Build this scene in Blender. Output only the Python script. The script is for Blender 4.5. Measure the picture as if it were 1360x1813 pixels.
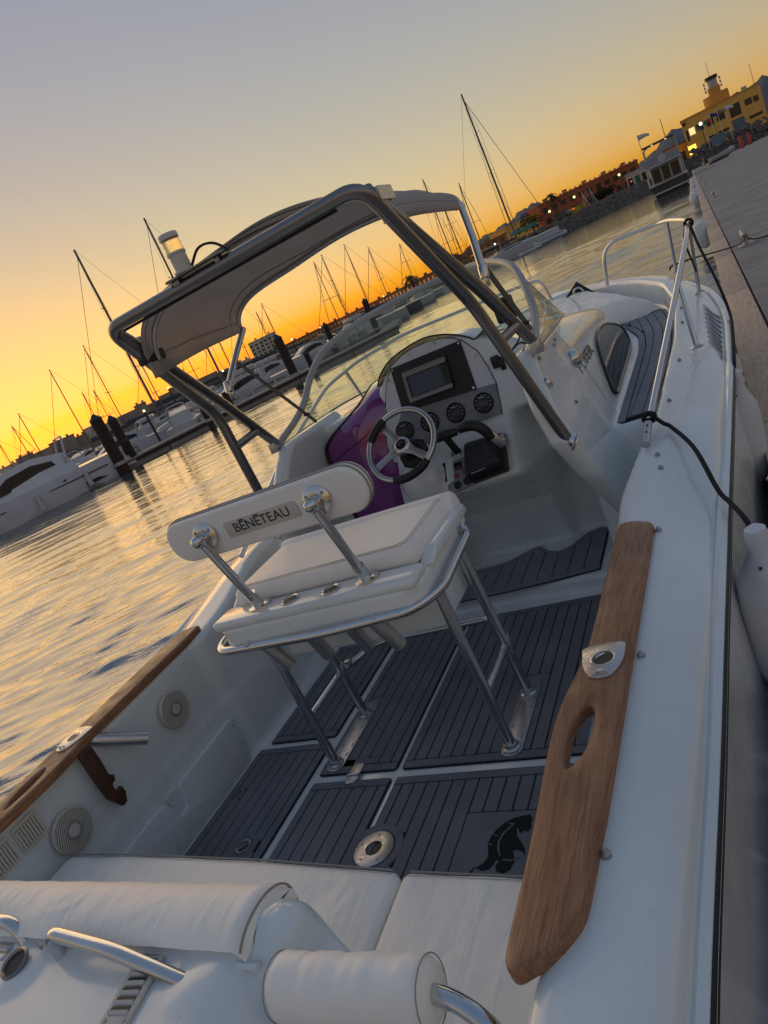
import bpy, bmesh, math, random
import numpy as np
from mathutils import Matrix, Vector

for o_ in list(bpy.data.objects): bpy.data.objects.remove(o_, do_unlink=True)
scene = bpy.context.scene
COL = scene.collection
rng = random.Random(7)

# ---------------------------------------------------------------- camera
CAM = (1.5, 0.0, 2.0)
cam_data = bpy.data.cameras.new('camera'); cam = bpy.data.objects.new('camera', cam_data); COL.objects.link(cam)
cam_data.sensor_fit = 'VERTICAL'; cam_data.sensor_height = 36.0; cam_data.sensor_width = 27.0
cam_data.lens = 24.82; cam_data.clip_start = 0.05; cam_data.clip_end = 12000
cam.matrix_world = Matrix(((0.838071, 0.248504, 0.485677, CAM[0]), (0.361655, 0.413463, -0.835616, CAM[1]),
                           (-0.408464, 0.875953, 0.256639, CAM[2]), (0, 0, 0, 1)))
scene.camera = cam
# ---------------------------------------------------------------- sky and sun (just after sunset, sun low to port)
SUN_AZ, SUN_EL = -52.0, 0.0
world = bpy.data.worlds.new('World'); scene.world = world; world.use_nodes = True
wn = world.node_tree; wn.nodes.clear()
w_out = wn.nodes.new('ShaderNodeOutputWorld'); w_bg = wn.nodes.new('ShaderNodeBackground')
w_sky = wn.nodes.new('ShaderNodeTexSky'); w_sky.sky_type = 'NISHITA'; w_sky.sun_disc = False
w_sky.sun_elevation = math.radians(SUN_EL); w_sky.sun_rotation = math.radians(SUN_AZ)
w_sky.altitude = 0; w_sky.air_density = 1.12; w_sky.dust_density = 0.5; w_sky.ozone_density = 1.15
w_bg.inputs['Strength'].default_value = 0.15
# soft shoulder on the sky's own brightness, per channel (a phone exposes for both the glow and the shade)
w_sep = wn.nodes.new('ShaderNodeSeparateColor'); w_cmb = wn.nodes.new('ShaderNodeCombineColor'); wn.links.new(w_sky.outputs[0], w_sep.inputs[0])
def wm(op, a, b, c=None):
    n = wn.nodes.new('ShaderNodeMath'); n.operation = op
    for i, q in enumerate((a, b) if c is None else (a, b, c)):
        if isinstance(q, (int, float)): n.inputs[i].default_value = q
        else: wn.links.new(q, n.inputs[i])
    return n.outputs[0]
K_ = .424
r_, g_, b_ = (wm('MULTIPLY', w_sep.outputs[i], K_) for i in range(3))
R2 = wm('MAXIMUM', wm('MULTIPLY', wm('POWER', r_, .75), .96), wm('MULTIPLY', wm('POWER', r_, .62), .76))
G2 = wm('MAXIMUM', wm('MULTIPLY', wm('POWER', g_, .70), .865), wm('MULTIPLY', wm('POWER', g_, .45), .595))
B1 = wm('ADD', wm('DIVIDE', wm('MULTIPLY', wm('POWER', b_, .8), 1.25), wm('MULTIPLY_ADD', wm('MULTIPLY', r_, b_), 2.8, 1.0)), wm('MULTIPLY', r_, .02))
lift = wm('MAXIMUM', wm('SUBTRACT', wm('MULTIPLY', wm('POWER', b_, .32), .60), B1), 0.0)
dim = wm('MINIMUM', wm('MAXIMUM', wm('MULTIPLY', wm('SUBTRACT', .36, r_), 7.0), 0.0), 1.0)
B2 = wm('ADD', B1, wm('MULTIPLY', lift, dim))
R2, G2, B2 = (wm('MULTIPLY', q_, 1 / K_) for q_ in (R2, G2, B2))
for i, q_ in enumerate((R2, G2, B2)): wn.links.new(q_, w_cmb.inputs[i])
wn.links.new(w_cmb.outputs[0], w_bg.inputs[0]); wn.links.new(w_bg.outputs[0], w_out.inputs[0])
sun_d = bpy.data.lights.new('sun', 'SUN'); sun = bpy.data.objects.new('sun', sun_d); COL.objects.link(sun)
sun_d.energy = 0.44; sun_d.angle = math.radians(80); sun_d.color = (1.0, 0.66, 0.30)
_sd = Vector((math.sin(math.radians(SUN_AZ)) * math.cos(math.radians(3.5)), math.cos(math.radians(SUN_AZ)) * math.cos(math.radians(3.5)), math.sin(math.radians(3.5))))
sun.rotation_euler = _sd.to_track_quat('Z', 'Y').to_euler()
scene.view_settings.view_transform = 'Standard'; scene.view_settings.look = 'None'
scene.view_settings.exposure = 1.5; scene.view_settings.gamma = 1.0; scene.view_settings.use_curve_mapping = False
scene.render.engine = 'CYCLES'

# ---------------------------------------------------------------- helpers
def tag(o, label=None, cat=None, group=None, kind=None):
    if label: o['label'] = label
    if cat: o['category'] = cat
    if group: o['group'] = group
    if kind: o['kind'] = kind
    return o
def thing(name, loc=(0, 0, 0), label=None, cat=None, rz=0.0, group=None):
    o = bpy.data.objects.new(name, None); COL.objects.link(o); o.location = loc; o.rotation_euler = (0, 0, rz)
    o.empty_display_size = 0.2
    return tag(o, label, cat, group)
def V(*a): return np.array(a, float)
def nrm(a): return a / (np.linalg.norm(a) + 1e-12)
def interp(tab, y):
    return np.interp(y, [t[0] for t in tab], [t[1] for t in tab])
def cr(pts, n=8, closed=False):
    P = [np.array(p, float) for p in pts]; out = []; N = len(P)
    rngk = range(N if closed else N - 1)
    for i in rngk:
        p0 = P[(i - 1) % N] if (closed or i > 0) else 2 * P[0] - P[1]
        p1 = P[i]; p2 = P[(i + 1) % N]
        p3 = P[(i + 2) % N] if (closed or i < N - 2) else 2 * P[-1] - P[-2]
        for k in range(n):
            t = k / n
            out.append(0.5 * ((2 * p1) + (-p0 + p2) * t + (2 * p0 - 5 * p1 + 4 * p2 - p3) * t * t + (-p0 + 3 * p1 - 3 * p2 + p3) * t ** 3))
    if not closed: out.append(P[-1])
    return out
def fillet(pts, r=0.08, n=6):
    P = [np.array(p, float) for p in pts]; out = [P[0]]
    for i in range(1, len(P) - 1):
        a, b, d = P[i - 1], P[i], P[i + 1]
        la, lb = np.linalg.norm(a - b), np.linalg.norm(d - b); q = min(r, la * .48, lb * .48)
        s, e = b + (a - b) / la * q, b + (d - b) / lb * q
        for k in range(n + 1):
            t = k / n; out.append((1 - t) ** 2 * s + 2 * t * (1 - t) * b + t * t * e)
    out.append(P[-1]); return out
class MB:
    def __init__(s): s.v = []; s.f = []
    def add(s, v, f):
        b = len(s.v); s.v += [tuple(map(float, p)) for p in v]; s.f += [tuple(b + i for i in q) for q in f]; return s
    def box(s, c, d, R=None):
        v = [np.array((x, y, z)) for x in (-.5, .5) for y in (-.5, .5) for z in (-.5, .5)]
        v = [p * np.array(d) for p in v]
        if R is not None: v = [R @ p for p in v]
        return s.add([p + np.array(c) for p in v], [(0, 1, 3, 2), (4, 6, 7, 5), (0, 4, 5, 1), (2, 3, 7, 6), (0, 2, 6, 4), (1, 5, 7, 3)])
    def bb(s, x0, x1, y0, y1, z0, z1): return s.box(((x0 + x1) / 2, (y0 + y1) / 2, (z0 + z1) / 2), (x1 - x0, y1 - y0, z1 - z0))
    def bar(s, a, b, w, h, up=(0, 0, 1)):
        a, b = np.array(a, float), np.array(b, float); d = nrm(b - a); sd = nrm(np.cross(d, up)); u = np.cross(sd, d)
        return s.box((a + b) / 2, (np.linalg.norm(b - a), w, h), np.column_stack([d, sd, u]))
    def prism(s, poly, z0, z1, frame=None):
        n = len(poly); O, X, Y, Z = frame if frame else (V(0, 0, 0), V(1, 0, 0), V(0, 1, 0), V(0, 0, 1))
        O, X, Y, Z = map(lambda q: np.array(q, float), (O, X, Y, Z))
        v = [O + X * p[0] + Y * p[1] + Z * z0 for p in poly] + [O + X * p[0] + Y * p[1] + Z * z1 for p in poly]
        return s.add(v, [tuple(range(n))[::-1], tuple(range(n, 2 * n))] + [(i, (i + 1) % n, n + (i + 1) % n, n + i) for i in range(n)])
    def tube(s, path, r, n=12, closed=False, cap=True):
        P = [np.array(p, float) for p in path]; N = len(P)
        rad = r if hasattr(r, '__len__') else [r] * N
        T = []
        for i in range(N):
            a = P[(i - 1) % N] if (closed or i > 0) else P[0]; b = P[(i + 1) % N] if (closed or i < N - 1) else P[-1]
            T.append(nrm(b - a))
        u = np.cross(T[0], (0, 0, 1)); u = np.cross(T[0], (0, 1, 0)) if np.linalg.norm(u) < .05 else u; u = nrm(u)
        rings = []
        for i in range(N):
            u = nrm(u - T[i] * np.dot(u, T[i])); w = np.cross(T[i], u)
            rings.append([P[i] + rad[i] * (u * math.cos(2 * math.pi * k / n) + w * math.sin(2 * math.pi * k / n)) for k in range(n)])
        return s.loft(rings, cap=cap and not closed, loop=closed)
    def loft(s, rings, cap=True, loop=False, ring_closed=True):
        n = len(rings[0]); N = len(rings); v = [p for q in rings for p in q]; f = []
        for i in range(N if loop else N - 1):
            j = (i + 1) % N
            for k in range(n if ring_closed else n - 1):
                m = (k + 1) % n; f.append((i * n + k, i * n + m, j * n + m, j * n + k))
        if cap: f += [tuple(range(n))[::-1], tuple((N - 1) * n + k for k in range(n))]
        return s.add(v, f)
    def lathe(s, prof, c=(0, 0, 0), axis=(0, 0, 1), n=24, ring=False):
        ax = nrm(np.array(axis, float)); u = np.cross(ax, (0, 0, 1)); u = V(1, 0, 0) if np.linalg.norm(u) < .05 else nrm(u); w = np.cross(ax, u)
        rings = [[np.array(c) + ax * h + max(r, 1e-4) * (u * math.cos(2 * math.pi * k / n) + w * math.sin(2 * math.pi * k / n)) for k in range(n)] for r, h in prof]
        return s.loft(rings, cap=not ring, loop=ring)
    def grid(s, G): return s.loft(G, cap=False, ring_closed=False)
    def build(s, name, mat, parent=None, smooth=38, bevel=0.0, seg=2, solid=0.0, sub=0):
        me = bpy.data.meshes.new(name)
        off = np.zeros(3)
        p = parent
        while p is not None: off = off + np.array(p.location); p = p.parent
        vv = [tuple(np.array(q) - off) for q in s.v] if off.any() else s.v
        me.from_pydata(vv, [], s.f)
        bm = bmesh.new(); bm.from_mesh(me)
        bmesh.ops.recalc_face_normals(bm, faces=bm.faces)
        if bevel > 0:
            ed = [e for e in bm.edges if len(e.link_faces) == 2 and e.calc_face_angle(0) > .5]
            bmesh.ops.bevel(bm, geom=ed, offset=bevel, segments=seg, affect='EDGES', profile=.5, clamp_overlap=True)
        if smooth:
            lim = math.radians(smooth)
            for e in bm.edges:
                if len(e.link_faces) == 2: e.smooth = e.calc_face_angle(0) < lim
            for q in bm.faces: q.smooth = True
        bm.to_mesh(me); bm.free()
        if mat: me.materials.append(M[mat])
        o = bpy.data.objects.new(name, me); COL.objects.link(o); o.parent = parent
        if solid:
            m = o.modifiers.new('solid', 'SOLIDIFY'); m.thickness = solid; m.offset = 0
        if sub:
            m = o.modifiers.new('sub', 'SUBSURF'); m.levels = sub; m.render_levels = sub
        return o
def dup(o, parent=None, loc=None):
    q = o.copy(); COL.objects.link(q); q.parent = parent
    if loc is not None: q.location = loc
    return q
def circ(r, n=24, c=(0, 0), a0=0): return [(c[0] + r * math.cos(a0 + 2 * math.pi * k / n), c[1] + r * math.sin(a0 + 2 * math.pi * k / n)) for k in range(n)]
def text_obj(name, body, size, mat, parent, O, X, Y, depth=0.001, sx=1.0):
    cu = bpy.data.curves.new(name, 'FONT'); cu.body = body; cu.size = size; cu.extrude = depth; cu.align_x = 'CENTER'; cu.align_y = 'CENTER'
    t = bpy.data.objects.new(name + '_c', cu); COL.objects.link(t)
    me = bpy.data.meshes.new_from_object(t, depsgraph=bpy.context.evaluated_depsgraph_get())
    bpy.data.objects.remove(t, do_unlink=True)
    X, Y = nrm(np.array(X, float)), nrm(np.array(Y, float)); Z = np.cross(X, Y)
    off = np.zeros(3); p = parent
    while p is not None: off = off + np.array(p.location); p = p.parent
    for vx in me.vertices:
        q = np.array(O) + X * vx.co.x * sx + Y * vx.co.y + Z * vx.co.z - off; vx.co = q
    me.materials.clear(); me.materials.append(M[mat])
    o = bpy.data.objects.new(name, me); COL.objects.link(o); o.parent = parent
    return o

# ---------------------------------------------------------------- materials
M = {}
class Mat:
    def __init__(s, name, col=(.5, .5, .5), rough=.5, metal=0, **k):
        m = bpy.data.materials.new(name); m.use_nodes = True; M[name] = m
        s.m = m; s.t = m.node_tree; s.n = s.t.nodes; s.b = s.n['Principled BSDF']
        s.b.inputs['Base Color'].default_value = (*col, 1); s.b.inputs['Roughness'].default_value = rough; s.b.inputs['Metallic'].default_value = metal
        for kk, v in k.items(): s.b.inputs[kk.replace('_', ' ')].default_value = v
        s.col = col
    def coord(s, scale=(1, 1, 1), kind='Object'):
        c = s.n.new('ShaderNodeTexCoord'); mp = s.n.new('ShaderNodeMapping'); mp.inputs['Scale'].default_value = scale
        s.t.links.new(c.outputs[kind], mp.inputs[0]); return mp.outputs[0]
    def noise(s, scale, detail=4, rough=.55, vec=None, dist=0):
        q = s.n.new('ShaderNodeTexNoise'); q.inputs['Scale'].default_value = scale; q.inputs['Detail'].default_value = detail
        q.inputs['Roughness'].default_value = rough; q.inputs['Distortion'].default_value = dist
        s.t.links.new(vec if vec else s.coord(), q.inputs['Vector']); return q.outputs['Fac']
    def ramp(s, fac, stops):
        q = s.n.new('ShaderNodeValToRGB'); e = q.color_ramp.elements
        while len(e) < len(stops): e.new(.5)
        for i, (p, c) in enumerate(stops): e[i].position = p; e[i].color = (*c, 1) if len(c) == 3 else c
        s.t.links.new(fac, q.inputs[0]); return q.outputs[0]
    def vary(s, amt=.12, scale=3, detail=5, vec=None, lo=.3, hi=.7):
        f = s.noise(scale, detail, vec=vec); a = tuple(max(0, x * (1 - amt)) for x in s.col); b = tuple(min(1, x * (1 + amt)) for x in s.col)
        s.t.links.new(s.ramp(f, [(lo, a), (hi, b)]), s.b.inputs['Base Color']); return s
    def rvary(s, lo, hi, scale=5, detail=4):
        f = s.noise(scale, detail); s.t.links.new(s.ramp(f, [(.3, (lo,) * 3), (.7, (hi,) * 3)]), s.b.inputs['Roughness']); return s
    def bump(s, fac, strength=.2, dist=.002):
        q = s.n.new('ShaderNodeBump'); q.inputs['Strength'].default_value = strength; q.inputs['Distance'].default_value = dist
        s.t.links.new(fac, q.inputs['Height'])
        if s.b.inputs['Normal'].is_linked: s.t.links.new(s.b.inputs['Normal'].links[0].from_socket, q.inputs['Normal'])
        s.t.links.new(q.outputs[0], s.b.inputs['Normal']); return s
    def mixmul(s, fac_stops_out):
        pass
def simple(name, col, rough=.6, amt=.12, scale=2.0, **k): return Mat(name, col, rough, **k).vary(amt, scale)

m = Mat('gelcoat', (.74, .76, .76), .3, Coat_Weight=.5, Coat_Roughness=.08)
f1 = m.noise(1.3, 6); f2 = m.noise(55, 3, .7)
mx = m.n.new('ShaderNodeMix'); mx.data_type = 'RGBA'; mx.blend_type = 'MULTIPLY'; mx.inputs[0].default_value = 1
m.t.links.new(m.ramp(f1, [(.22, (.60, .64, .635)), (.5, (.725, .775, .77)), (.78, (.77, .825, .82))]), mx.inputs[6])
m.t.links.new(m.ramp(f2, [(.26, (.86, .86, .84)), (.36, (1, 1, 1))]), mx.inputs[7])
m.t.links.new(mx.outputs[2], m.b.inputs['Base Color']); m.rvary(.14, .34, 7)
m.bump(m.noise(160, 2), .04, .001)
m = Mat('hull_shaded', (.12, .14, .17), .3, Coat_Weight=.2, Coat_Roughness=.08)  # white hull coloured dark: the shade beside the dock is in the base colour
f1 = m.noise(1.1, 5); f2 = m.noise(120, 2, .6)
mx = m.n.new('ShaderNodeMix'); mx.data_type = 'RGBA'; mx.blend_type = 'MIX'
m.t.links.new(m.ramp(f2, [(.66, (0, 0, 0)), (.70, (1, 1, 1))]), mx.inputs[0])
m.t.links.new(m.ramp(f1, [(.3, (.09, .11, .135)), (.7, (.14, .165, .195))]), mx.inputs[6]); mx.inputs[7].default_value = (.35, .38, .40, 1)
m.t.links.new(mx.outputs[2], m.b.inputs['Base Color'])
Mat('hull_gap_shade', (.02, .025, .035), .6).vary(.3, 6)  # near-black colour stands in for the deep shade low in the dock gap
m = Mat('vinyl', (.93, .89, .81), .48, Sheen_Weight=.1); m.vary(.06, 2.5); m.bump(m.noise(700, 3), .12, .0006); m.bump(m.noise(9, 4, .6, dist=.6), .3, .006); m.bump(m.noise(3.0, 3, .5, dist=1.2), .6, .03); m.bump(m.noise(6, 2, .5, vec=m.coord((3.5, .6, 1)), dist=.8), .35, .012)
m = Mat('vinyl_seat', (.92, .885, .83), .45); m.vary(.05, 3); m.bump(m.noise(700, 3), .1, .0006); m.bump(m.noise(14, 3), .10, .003)
Mat('stitch', (.30, .28, .25), .8)
m = Mat('teak', (.2, .09, .04), .42)
v = m.coord((14, 1.1, 14)); g1 = m.noise(5, 8, .65, vec=v, dist=.7); v2 = m.coord((90, 3, 90)); g2 = m.noise(4, 5, .6, vec=v2)
mx = m.n.new('ShaderNodeMix'); mx.data_type = 'RGBA'; mx.blend_type = 'MULTIPLY'; mx.inputs[0].default_value = .8
m.t.links.new(m.ramp(g1, [(.28, (.20, .085, .038)), (.5, (.35, .165, .078)), (.74, (.46, .24, .12))]), mx.inputs[6])
m.t.links.new(m.ramp(g2, [(.32, (.5, .48, .45)), (.55, (1, 1, 1))]), mx.inputs[7])
wz = m.n.new('ShaderNodeMix'); wz.data_type = 'RGBA'; wz.blend_type = 'MIX'; wf = m.noise(5, 5, .65)
m.t.links.new(m.ramp(wf, [(.45, (0, 0, 0)), (.75, (.55,) * 3)]), wz.inputs[0]); m.t.links.new(mx.outputs[2], wz.inputs[6]); wz.inputs[7].default_value = (.12, .07, .045, 1)
m.t.links.new(wz.outputs[2], m.b.inputs['Base Color']); m.bump(g2, .25, .0012); m.rvary(.3, .6, 12)
m = Mat('teak_dark', (.07, .028, .014), .6); m.vary(.4, 20)
m = Mat('foam', (.162, .170, .186), .72); m.vary(.16, 4); m.bump(m.noise(900, 2), .25, .0006)
m = Mat('foam_deck', (.22, .235, .255), .65); m.vary(.14, 5); m.bump(m.noise(900, 2), .2, .0006)
Mat('seam', (.006, .006, .007), .85)
m = Mat('steel', (.62, .63, .64), .16, 1); m.rvary(.1, .28, 30)
m = Mat('steel_plate', (.55, .55, .55), .34, 1); m.rvary(.25, .5, 60)
m = Mat('alu', (.27, .258, .245), .34, 1); m.rvary(.26, .42, 20)
Mat('frame_grey', (.40, .39, .375), .45, .3)
m = Mat('alu_light', (.58, .58, .57), .3, 1)
m = Mat('canvas', (.68, .65, .63), .92); m.vary(.10, 5)
m.bump(m.noise(650, 2), .2, .0006); m.bump(m.noise(3.2, 3, .5, vec=m.coord((1.2, 6, 1.5)), dist=.5), .45, .035)
tr = m.n.new('ShaderNodeBsdfTranslucent'); tr.inputs[0].default_value = (.6, .54, .48, 1); ms = m.n.new('ShaderNodeMixShader'); ms.inputs[0].default_value = .5
out = m.n['Material Output']; m.t.links.new(m.b.outputs[0], ms.inputs[1]); m.t.links.new(tr.outputs[0], ms.inputs[2]); m.t.links.new(ms.outputs[0], out.inputs[0])
simple('webbing', (.18, .17, .155), .9, .1, 60)
def glass(name, tint, refl=1.0, rough=.0, dirt=.0):
    m = Mat(name); n, t = m.n, m.t; n.remove(m.b)
    a = n.new('ShaderNodeBsdfTransparent'); a.inputs[0].default_value = (*tint, 1); g = n.new('ShaderNodeBsdfGlossy'); g.inputs['Roughness'].default_value = rough
    lw = n.new('ShaderNodeLayerWeight'); lw.inputs[0].default_value = .5; pw = n.new('ShaderNodeMath'); pw.operation = 'POWER'; pw.inputs[1].default_value = 4.0
    ma = n.new('ShaderNodeMath'); ma.operation = 'MULTIPLY_ADD'; ma.inputs[1].default_value = .75 * refl; ma.inputs[2].default_value = .04 * refl; x = n.new('ShaderNodeMixShader')
    t.links.new(lw.outputs['Facing'], pw.inputs[0]); t.links.new(pw.outputs[0], ma.inputs[0]); t.links.new(ma.outputs[0], x.inputs[0])
    t.links.new(a.outputs[0], x.inputs[1]); t.links.new(g.outputs[0], x.inputs[2]); last = x.outputs[0]
    if dirt:
        d = n.new('ShaderNodeBsdfDiffuse'); d.inputs[0].default_value = (.55, .55, .5, 1); x2 = n.new('ShaderNodeMixShader')
        f = m.ramp(m.noise(5, 7, .7), [(.35, (dirt * .2,) * 3), (.75, (dirt,) * 3)])
        t.links.new(f, x2.inputs[0]); t.links.new(last, x2.inputs[1]); t.links.new(d.outputs[0], x2.inputs[2]); last = x2.outputs[0]
    t.links.new(last, n['Material Output'].inputs[0])
glass('screen_glass', (.70, .78, .72), dirt=.16)
glass('smoke_glass', (.45, .46, .45), dirt=.1)
Mat('purple', (.19, .016, .215), .06, Coat_Weight=1.0, Coat_Roughness=.03, Specular_IOR_Level=.8)
Mat('tinted_glass', (.012, .013, .016), .03, Specular_IOR_Level=.55)
Mat('black', (.012, .012, .013), .45).vary(.2, 8)
Mat('black_panel', (.018, .018, .019), .6)
Mat('black_gloss', (.008, .008, .009), .15)
Mat('screen', (.012, .013, .015), .12, Coat_Weight=.6)
Mat('lcd', (.05, .055, .05), .25)
Mat('dash_white', (.62, .65, .67), .35).vary(.05, 4)
Mat('dash_grey', (.22, .235, .255), .4).vary(.06, 6)
Mat('mfd_frame', (.22, .22, .22), .38, .3)
Mat('chrome_text', (.06, .06, .065), .3, .4)
Mat('red_button', (.35, .05, .05), .4)
Mat('off_white', (.60, .57, .50), .5).vary(.05, 6)
Mat('beige_plastic', (.56, .52, .45), .5).vary(.06, 8)
Mat('lamp_lens', (.95, .78, .45), .2, Transmission_Weight=.75)
Mat('rope_black', (.012, .012, .013), .9)
m = Mat('fender_white', (.66, .68, .71), .42); m.vary(.08, 6)
m = Mat('dockwood', (.3, .2, .13), .75); v = m.coord((10, 1.2, 10)); g = m.noise(4, 7, .65, vec=v, dist=1.2)
m.t.links.new(m.ramp(g, [(.25, (.36, .25, .17)), (.5, (.58, .43, .30)), (.75, (.72, .56, .42))]), m.b.inputs['Base Color']); m.bump(g, .5, .006)
m = Mat('dockdeck', (.16, .145, .135), .85); v = m.coord((.7, 9, 1)); g = m.noise(5, 8, .7, vec=v, dist=.3); g2 = m.noise(1.2, 4)
mx = m.n.new('ShaderNodeMix'); mx.data_type = 'RGBA'; mx.blend_type = 'MULTIPLY'; mx.inputs[0].default_value = 1
m.t.links.new(m.ramp(g, [(.32, (.17, .157, .142)), (.68, (.44, .405, .37))]), mx.inputs[6]); m.t.links.new(m.ramp(g2, [(.3, (.75,) * 3), (.7, (1.1,) * 3)]), mx.inputs[7])
m.t.links.new(mx.outputs[2], m.b.inputs['Base Color']); m.bump(g, .6, .01)
simple('concrete', (.26, .25, .235), .9, .2, 1.2)
simple('galv', (.36, .37, .38), .5, .15, 9, metal=.6)
m = Mat('water', (.012, .026, .030), .035, IOR=3.8)
wv = m.coord((1, 1, 1)); r1 = m.n.new('ShaderNodeMapping'); r1.inputs['Rotation'].default_value = (0, 0, math.radians(-30)); m.t.links.new(wv, r1.inputs[0])
r2 = m.n.new('ShaderNodeMapping'); r2.inputs['Scale'].default_value = (.7, 3.0, 1); m.t.links.new(r1.outputs[0], r2.inputs[0])
m.bump(m.noise(2.4, 5, .6, vec=r2.outputs[0], dist=.5), .45, .025)

# ================================================================ water
def build_water():
    R0 = np.random.RandomState(3)
    naz, r = 620, [0.5]
    while r[-1] < 5200: r.append(r[-1] * (1.0046 if r[-1] < 60 else 1.012) + (.006 if r[-1] < 60 else .02))
    r = np.array(r); az = np.radians(np.concatenate([np.linspace(-180, -76, 35), np.linspace(-75, 25, 455), np.linspace(27, 180, 52)]))
    RR, AA = np.meshgrid(r, az, indexing='ij')
    X = CAM[0] + RR * np.sin(AA); Y = CAM[1] + RR * np.cos(AA); Z = np.zeros_like(X)
    dr = np.gradient(r)[:, None]
    for i in range(64):
        lam = R0.uniform(.13, .40) if i < 44 else R0.uniform(.5, 1.7)
        th = math.radians(-30 + R0.normal(0, 11)); k = 2 * math.pi / lam
        amp = (.0070 if i < 44 else .0036) * lam * R0.uniform(.6, 1.4)
        fade = np.clip((lam / dr - 3.0) / 3.0, 0, 1)
        ph = R0.uniform(0, 6.28)
        arg = k * (X * math.sin(th) + Y * math.cos(th)) + ph + 1.0 * np.sin(.6 * X * math.cos(th) - .6 * Y * math.sin(th) + 1.7 * i) + .7 * np.sin(.31 * X + .43 * Y + i)
        Z += amp * 1.25 * fade * (1.5 * np.exp(1.1 * np.sin(arg) - 1.1))
    Z *= (1 - .8 * np.clip((RR - 150) / 400, 0, 1))
    Z -= Z.mean()
    n, mm = X.shape
    verts = np.stack([X, Y, Z], -1).reshape(-1, 3)
    i, j = np.meshgrid(np.arange(n - 1), np.arange(mm - 1), indexing='ij')
    a = (i * mm + j).ravel(); faces = np.stack([a, a + 1, a + mm + 1, a + mm], 1)
    me = bpy.data.meshes.new('water')
    me.vertices.add(len(verts)); me.vertices.foreach_set('co', verts.ravel().astype(np.float32))
    me.loops.add(faces.size); me.loops.foreach_set('vertex_index', faces.ravel().astype(np.int32))
    me.polygons.add(len(faces)); me.polygons.foreach_set('loop_start', np.arange(0, faces.size, 4, dtype=np.int32)); me.polygons.foreach_set('loop_total', np.full(len(faces), 4, np.int32))
    me.update(); me.validate(); me.polygons.foreach_set('use_smooth', np.ones(len(faces), bool))
    me.materials.append(M['water']); o = bpy.data.objects.new('water', me); COL.objects.link(o)
    tag(o, 'rippled harbour water reflecting the yellow dusk sky', None, kind='structure')
build_water()

# ================================================================ the white motorboat
boat = thing('motorboat', (0, 3.6, 0), 'white open motorboat with radar arch, moored along the wooden dock edge', 'motorboat')
TB = [(-.4, 1.17), (.7, 1.205), (.9, 1.216), (1.1, 1.234), (1.57, 1.263), (2.3, 1.31), (3.0, 1.365), (3.9, 1.43), (4.75, 1.465), (5.2, 1.45), (5.6, 1.39), (6.2, 1.2), (6.7, .95), (7.1, .68), (7.45, .36), (7.65, .12), (7.75, .02)]
TS = [(-.4, .93), (.9, .93), (1.6, .95), (2.3, .97), (3, 1.02), (3.9, 1.07), (4.75, 1.12), (5.5, 1.2), (6.5, 1.28), (7.8, 1.36)]
TZ = [(-.4, 1.0), (2.3, 1.0), (2.65, 1.06), (2.9, 1.10), (3.5, 1.12), (4.5, 1.16), (5.5, 1.245), (6.5, 1.33), (7.8, 1.40)]
def smooth_tab(tab, w=.25):
    ys = np.linspace(tab[0][0], tab[-1][0], 240); v = interp(tab, ys); k = max(3, int(w / (ys[1] - ys[0])) | 1)
    vp = np.pad(v, k // 2, mode='edge'); sv = np.convolve(vp, np.ones(k) / k, 'valid'); sv[0], sv[-1] = v[0], v[-1]
    return list(zip(ys, sv))
TBs, TSs, TZs = smooth_tab(TB, .5), smooth_tab(TS, .6), smooth_tab(TZ, .3)
Bf = lambda y: interp(TBs, y); Sf = lambda y: interp(TSs, y); Zf = lambda y: interp(TZs, y)
def smin(a, b, k): h = np.clip(.5 + .5 * (b - a) / k, 0, 1); return b * (1 - h) + a * h - k * h * (1 - h)
def smax(a, b, k): return -smin(-a, -b, k)
def sstep(a, b, x): t = np.clip((x - a) / (b - a), 0, 1); return t * t * (3 - 2 * t)
T_wc = smooth_tab([(.5, .985), (2.14, .985), (2.2, .958), (2.5, .965), (2.9, 1.045), (3.6, 1.10)], .06)
T_xi = smooth_tab([(2.8, 1.06), (3.5, 1.11), (4.5, 1.16), (5.4, 1.17), (6.0, 1.08), (6.5, .86), (7, .52), (7.3, .25), (7.5, .05)], .3)
T_zd = [(3.0, 1.0), (5.0, 1.02), (6.0, 1.10), (7.5, 1.2)]
T_xt = smooth_tab([(-.4, .84), (.52, .85), (.6, .885), (.68, .955), (.78, .985), (1.2, .985)], .08)
T_wcab = smooth_tab([(3.0, .86), (5.1, .865), (5.7, .80), (6.1, .64), (6.35, .42), (6.6, .1)], .3)
T_zr = smooth_tab([(3.0, 1.57), (4.0, 1.57), (4.6, 1.53), (5.4, 1.43), (5.9, 1.31), (6.4, 1.1), (6.6, 1.0)], .4)
Z_con = [(.38, 3.66), (.46, 3.63), (.6, 3.58), (.75, 3.53), (.88, 3.41), (.955, 3.28), (.99, 3.215), (1.02, 3.195), (1.27, 3.345), (1.72, 3.485), (1.9, 3.54)]
Z_fin = [(.3, 3.28), (.43, 3.22), (.8, 3.02), (1.0, 2.90), (1.2, 2.83), (1.35, 2.88), (1.5, 3.0), (1.6, 3.12)]
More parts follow.
